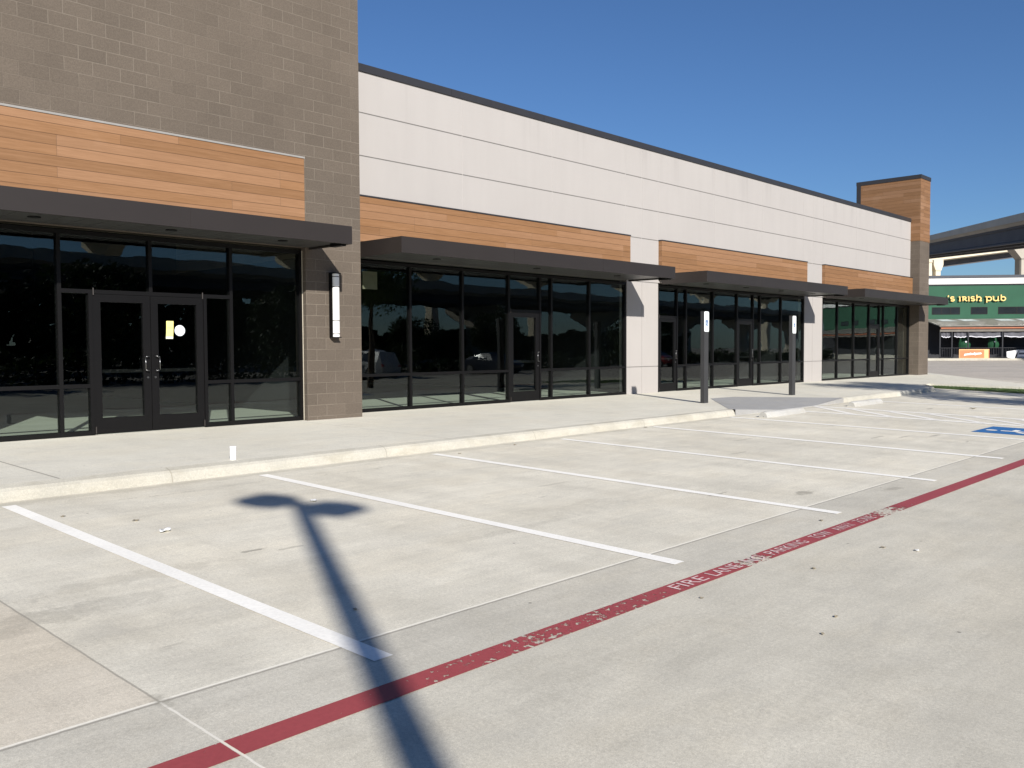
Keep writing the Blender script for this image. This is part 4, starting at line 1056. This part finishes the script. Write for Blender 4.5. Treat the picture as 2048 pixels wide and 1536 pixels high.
# weeds along the pub kerb
def pubxy(s, y): c, sn = math.cos(TH), math.sin(TH); return (PUB0[0] + c * s - sn * y, PUB0[1] + sn * s + c * y)
pp = [pubxy(5.2, -5.4), pubxy(12, -5.9), pubxy(12, -4.7), pubxy(5.6, -4.6)]
grass_patch(pp, lambda x, y: gz(x, y) + .03, 2500, 0.13, 'thin weedy strip on the drive in front of the pub kerb', 0)

# ---------------------------------------------------------------- elevated roads
M_CONC = plain('bridge_concrete', (0.40, 0.365, 0.31), 0.12, 0.25, 0.85, bump=0.05)
M_CONCW = plain('pale_bridge_concrete', (0.62, 0.55, 0.42), 0.08, 0.25, 0.85)
M_GIRD = plain('shaded_girder_concrete', (0.085, 0.083, 0.09), 0.12, 0.3, 0.85)  # bridge concrete coloured darker for the shade beneath the decks
def overpass(label, p0, p1, width, par_h, gird, cols, mat, camside=1, colw=2.6, ledge=True, cap=True, inset=1.5):
    """deck swept p0->p1 (top of the near parapet); the deck lies on the +side"""
    t = empty('elevated_road', p0); tag(t, label, 'elevated road')
    a = Vector((0, 0, 0)); b = Vector(p1) - Vector(p0); s = camside
    m = MB(); m.beam(a, b, [(0, 0), (0, -par_h), (s * .5, -par_h - .05), (s * .5, 0)]); m.beam(a, b, [(s * width, 0), (s * width, -par_h), (s * (width - .5), -par_h - .05), (s * (width - .5), 0)]); m.build('parapet', mat, t)
    m = MB(); m.beam(a, b, [(s * .3, -par_h - .05), (s * .9, -par_h - .35), (s * (width - .9), -par_h - .35), (s * (width - .3), -par_h - .05)]); m.build('deck', mat, t)
    m = MB()
    k = 3
    for i in range(k):
        c = s * (inset + (width - 2 * inset) * i / (k - 1)); z0 = -par_h - .352
        m.beam(a, b, [(c - .45, z0), (c + .45, z0), (c + .45, z0 - .25), (c + .15, z0 - .4), (c + .15, z0 - gird + .4), (c + .45, z0 - gird + .2), (c + .45, z0 - gird), (c - .45, z0 - gird), (c - .45, z0 - gird + .2), (c - .15, z0 - gird + .4), (c - .15, z0 - .4), (c - .45, z0 - .25)])
    g_ = m.build('girder', M_GIRD, t)
    L = b.length; h = Vector((b.x, b.y, 0)).normalized(); sd = Vector((h.y, -h.x, 0)) * s
    for u in cols:
        p = b * u; c = p + sd * (width / 2); zt = p.z - par_h - .36 - gird; zg_ = gz(p0[0] + p.x, p0[1] + p.y) - p0[2] - .5
        m = MB()
        wv = colw / 2
        if cap:
            q = [(-width * .42, zt - .01), (width * .42, zt - .01), (width * .42, zt - .8), (wv, zt - 2.6), (-wv, zt - 2.6), (-width * .42, zt - .8)]
            m.v += [tuple(c + sd * x + h * (-1.0) + Vector((0, 0, z))) for x, z in [(x, z - c.z) for x, z in q]] + [tuple(c + sd * x + h * (1.0) + Vector((0, 0, z))) for x, z in [(x, z - c.z) for x, z in q]]
            n = len(q); m.f.append(tuple(range(n))); m.f.append(tuple(range(2 * n - 1, n - 1, -1))); m.mi += [0, 0]
            for i in range(n): j = (i + 1) % n; m.f.append((i, n + i, n + j, j)); m.mi.append(0)
            top = zt - 2.6
        else: top = zt - .01
        b0 = len(m.v)
        ring = [(-wv, -.8), (-wv + .3, -1.0), (wv - .3, -1.0), (wv, -.8), (wv, .8), (wv - .3, 1.0), (-wv + .3, 1.0), (-wv, .8)]
        for z in (top, zg_): m.v += [tuple(Vector((c.x, c.y, 0)) + sd * x + h * y + Vector((0, 0, z))) for x, y in ring]
        for i in range(8): j = (i + 1) % 8; m.f.append((b0 + i, b0 + j, b0 + 8 + j, b0 + 8 + i)); m.mi.append(0)
        m.f.append(tuple(b0 + i for i in range(8))); m.mi.append(0)
        m.build('column', mat, t)
    return t
# near grey flyover seen above the pub (its camera side is in shade), runs from far left to near right
dA = Vector((168.976 - 242.148, 26.565 - 66.09, 21.17 - 27.27))
pA0 = Vector((242.148, 66.09, 27.27)) - dA * 0.7; pA1 = Vector((168.976, 26.565, 21.17)) + dA * 1.3
overpass('grey concrete flyover rising across the sky above the pub', tuple(pA0), tuple(pA1), 11.0, 1.0, 2.3, (), M_CONC, camside=1)
def free_column(label, base, top_z, wide, mat, capw, cap_h, rz):
    t = empty('bridge_column', (base[0], base[1], gz(*base)), rz); tag(t, label, 'column'); h = top_z - gz(*base)
    m = MB(); w = wide / 2
    m.prism([(-w, -.9), (w, -.9), (w + .15, -.6), (w + .15, .9), (-w - .15, .9), (-w - .15, -.6)], -0.5, h - cap_h); m.build('shaft', mat, t)
    m = MB(); q = [(-w - .1, h - cap_h), (w + .1, h - cap_h), (capw / 2, h - cap_h * .45), (capw / 2, h), (-capw / 2, h), (-capw / 2, h - cap_h * .45)]
    m.v += [(x, -1.1, z) for x, z in q] + [(x, 1.1, z) for x, z in q]; n = 6; m.f.append(tuple(range(n))); m.f.append(tuple(range(2 * n - 1, n - 1, -1))); m.mi += [0, 0]
    for i in range(n): j = (i + 1) % n; m.f.append((i, n + i, n + j, j)); m.mi.append(0)
    m.build('cap', mat, t); return t
free_column('thick grey concrete column with flared cap carrying the near flyover', (180.2, 28.2), 20.3, 4.2, M_CONC, 7.6, 3.6, R(-46))
dD = Vector((306.2 - 273.6, 64.2 - 76.5, 31.2 - 26.86))
pD0 = Vector((273.6, 76.5, 26.86)) - dD * 1.2; pD1 = Vector((306.2, 64.2, 31.2)) + dD * 1.5
overpass('sunlit cream flyover passing behind the grey one', tuple(pD0), tuple(pD1), 11.0, 0.9, 2.0, (), M_CONCW, camside=-1, inset=4.0)
free_column('cream column with a square cap under the sunlit flyover', (264.6, 71.5), 25.3, 1.3, M_CONCW, 2.7, 3.0, R(-46))
free_column('pale slender column beside the square capped one', (263.2, 73.2), 25.2, 1.05, M_CONCW, 1.1, 0.6, R(-46))

# ---------------------------------------------------------------- what the glass mirrors: highway, trees and cars invented behind the camera
overpass('long low elevated highway behind the lot, mirrored in the storefronts', (-70, -50, 9.0), (240, -92, 10.4), 12.0, 1.0, 1.1,
         (0.08, 0.19, 0.30, 0.41, 0.52, 0.63, 0.74, 0.85, 0.96), M_CONC, camside=1, colw=3.0, cap=True)
overpass('high pale flyover further behind, mirrored above the low highway', (-90, -96, 19.5), (300, -118, 21.0), 11.0, 1.0, 2.2,
         (0.1, 0.2, 0.28, 0.36, 0.44, 0.52, 0.6, 0.7, 0.8, 0.9), M_CONCW, camside=1, colw=2.4)
tk = []
proto = {}
spots = [(-6, -39, 1.0), (2.5, -43, 1.15), (9, -37, 0.85), (14, -45, 1.2), (21, -40, 1.0), (31, -36, 0.7), (38, -46, 0.9), (47, -41, 0.62), (60, -44, 0.75), (72, -38, 0.6), (90, -47, 0.8), (-16, -36, 1.1)]
names_ = ['leftmost', 'second', 'third', 'fourth', 'fifth', 'sixth', 'seventh', 'eighth', 'ninth', 'tenth', 'eleventh', 'outermost']
for i, (x, y, k) in enumerate(spots):
    v = i % 3; lb = 'dark leafy tree on the verge behind the lot, %s of its row, seen mirrored' % names_[i]
    if v not in proto:
        proto[v] = tree(20 + v, x, y, 7.0, 3.0, 2.0, 5200, 0.20, M_L1, lb, group='trees on the verge behind the lot'); o = proto[v]
    else:
        o = copy_tree(proto[v]); o['label'] = lb
    o.location = (x, y, gz(x, y)); o.scale = (k, k, k); o.rotation_euler = (0, 0, i * 1.3)
wood_ = MB(); rs = random.Random(12)  # woodland added to darken the mirrored view under the highway
for _ in range(12000):
    x = rs.uniform(-70, 150); y = -80 - rs.uniform(0, 6); top = 8.8 + 1.3 * math.sin(x * .21) + .9 * math.sin(x * .63 + 1); top *= 1.0 if x < 66 else 0.42
    z = gz(x, y) + top * rs.uniform(0, 1) ** .8; a_ = rs.uniform(.5, 1.0)
    n_ = Vector((rs.gauss(0, .6), 1 + rs.gauss(0, .4), rs.gauss(0, .6))).normalized(); a = n_.orthogonal().normalized(); b = n_.cross(a); wood_.quad([Vector((x, y, z)) + a * a_, Vector((x, y, z)) + b * .8 * a_, Vector((x, y, z)) - a * a_, Vector((x, y, z)) - b * .8 * a_])
wd_ = wood_.build('backdrop_wood', M_L1); tag(wd_, 'added dark backdrop of woodland beyond the long low highway', 'woodland', kind='stuff')
hedge = MB(); rs = random.Random(9)  # hedge added to close bright gaps low in the mirrored view
for _ in range(26000):
    x = rs.uniform(-40, 110); y = -33.2 - rs.uniform(0, 1.4); z = gz(x, y) + rs.uniform(0.02, (1.9 if x < 42 else 1.05) + .25 * math.sin(x * .7) + .2 * math.sin(x * 1.9))
    n_ = Vector((rs.gauss(0, 1), rs.gauss(0, 1), rs.gauss(0, 1))).normalized(); a = n_.orthogonal().normalized() * .14; b = n_.cross(a); hedge.quad([Vector((x, y, z)) + a, Vector((x, y, z)) + b * .6, Vector((x, y, z)) - a, Vector((x, y, z)) - b * .6])
hd_ = hedge.build('hedge', M_L1); tag(hd_, 'unseen dark hedge added along the verge behind the lot', 'hedge', kind='stuff')

M_TYRE = plain('tyre_rubber', (0.02, 0.02, 0.02), 0.1, 8, 0.8); M_RIM = plain('wheel_rim', (0.45, 0.45, 0.46), 0.05, 8, 0.35, metal=1.0); M_LAMP = plain('lamp_glass', (0.7, 0.7, 0.7), 0.05, 8, 0.15, 0.6); M_TAIL = plain('tail_lamp', (0.35, 0.02, 0.02), 0.05, 8, 0.2, 0.6)
def car(x, y, rz, col, label, suv):
    t = empty('parked_car', (x, y, gz(x, y)), rz); tag(t, label, 'car', 'cars parked behind the camera')
    cm = plain('car_paint', col, 0.03, 2, 0.22, 0.6)
    hr = 1.72 if suv else 1.44
    st = [(-2.25, .55, .80, .80), (-2.2, .30, .95, .95), (-1.9, .22, 1.0, 1.05 if not suv else 1.6), (-1.3, .22, 1.0, hr - .12), (-.6, .22, 1.0, hr), (.3, .22, 1.0, hr - .04), (.85, .22, .98, 1.30 if suv else 1.18), (1.25, .22, .96, .99), (1.9, .24, .86, .86), (2.2, .32, .70, .70), (2.27, .5, .62, .62)]
    m = MB(); W = .9
    for (xx, zl, zb, zt) in st:
        ww = W * (0.86 if abs(xx) > 2.1 else 1.0); tw = ww * (.74 if zt > zb + .1 else .93)
        m.v += [(xx, -ww * .93, zl), (xx, -ww, (zl + zb) / 2), (xx, -ww * .97, zb), (xx, -tw, zt), (xx, 0, zt + .03), (xx, tw, zt), (xx, ww * .97, zb), (xx, ww, (zl + zb) / 2), (xx, ww * .93, zl)]
    n = 9
    for i in range(len(st) - 1):
        for k in range(n): j = (k + 1) % n; m.f.append((i * n + k, i * n + j, (i + 1) * n + j, (i + 1) * n + k)); m.mi.append(0)
    m.f.append(tuple(range(n))); m.f.append(tuple((len(st) - 1) * n + k for k in range(n))); m.mi += [0, 0]
    m.build('body', cm, t, smooth=False)
    for sg in (-1, 1):
        m = MB()
        for (a, b) in ((-1.25, -.62), (-.54, .28)):
            za, zb = (hr - .2, hr - .12) if a < -1 else (hr - .12, hr - .16)
            m.quad([(a, sg * .885, 1.03), (b, sg * .885, 1.03), (b, sg * (.70), zb), (a, sg * .70, za)])
        m.build('side_window', M_PGLASS, t)
    for wx in (-1.42, 1.42):
        for sg in (-1, 1):
            m = MB(); m.tube((wx, sg * .70, .33), (wx, sg * .915, .33), .33, n=20); wh = m.build('wheel', M_TYRE, t)
            m = MB(); m.tube((wx, sg * .90, .33), (wx, sg * .925, .33), .21, n=16); m.build('rim', M_RIM, wh)
    for sg in (-1, 1):
        m = MB(); m.box(2.14, 2.275, sg * .62 - .13, sg * .62 + .13, .56, .68); m.build('headlight', M_LAMP, t)
        m = MB(); m.box(-2.27, -2.16, sg * .66 - .12, sg * .66 + .12, .70, .86); m.build('tail_light', M_TAIL, t)
    m = MB(); m.quad([(.36, -.62, hr - .05), (.36, .62, hr - .05), (1.2, .76, 1.03), (1.2, -.76, 1.03)]); o = m.build('windscreen', M_PGLASS, t); o.location = (.03, 0, .03)
    return t
car(64.0, -29.5, R(90), (0.22, 0.02, 0.02), 'dark red parked saloon car behind the camera', False)
car(33.5, -29.3, R(-90), (0.5, 0.5, 0.5), 'silver parked sport utility car behind the camera', True)
car(44.8, -29.6, R(90), (0.03, 0.035, 0.05), 'dark blue parked saloon car behind the camera', False)
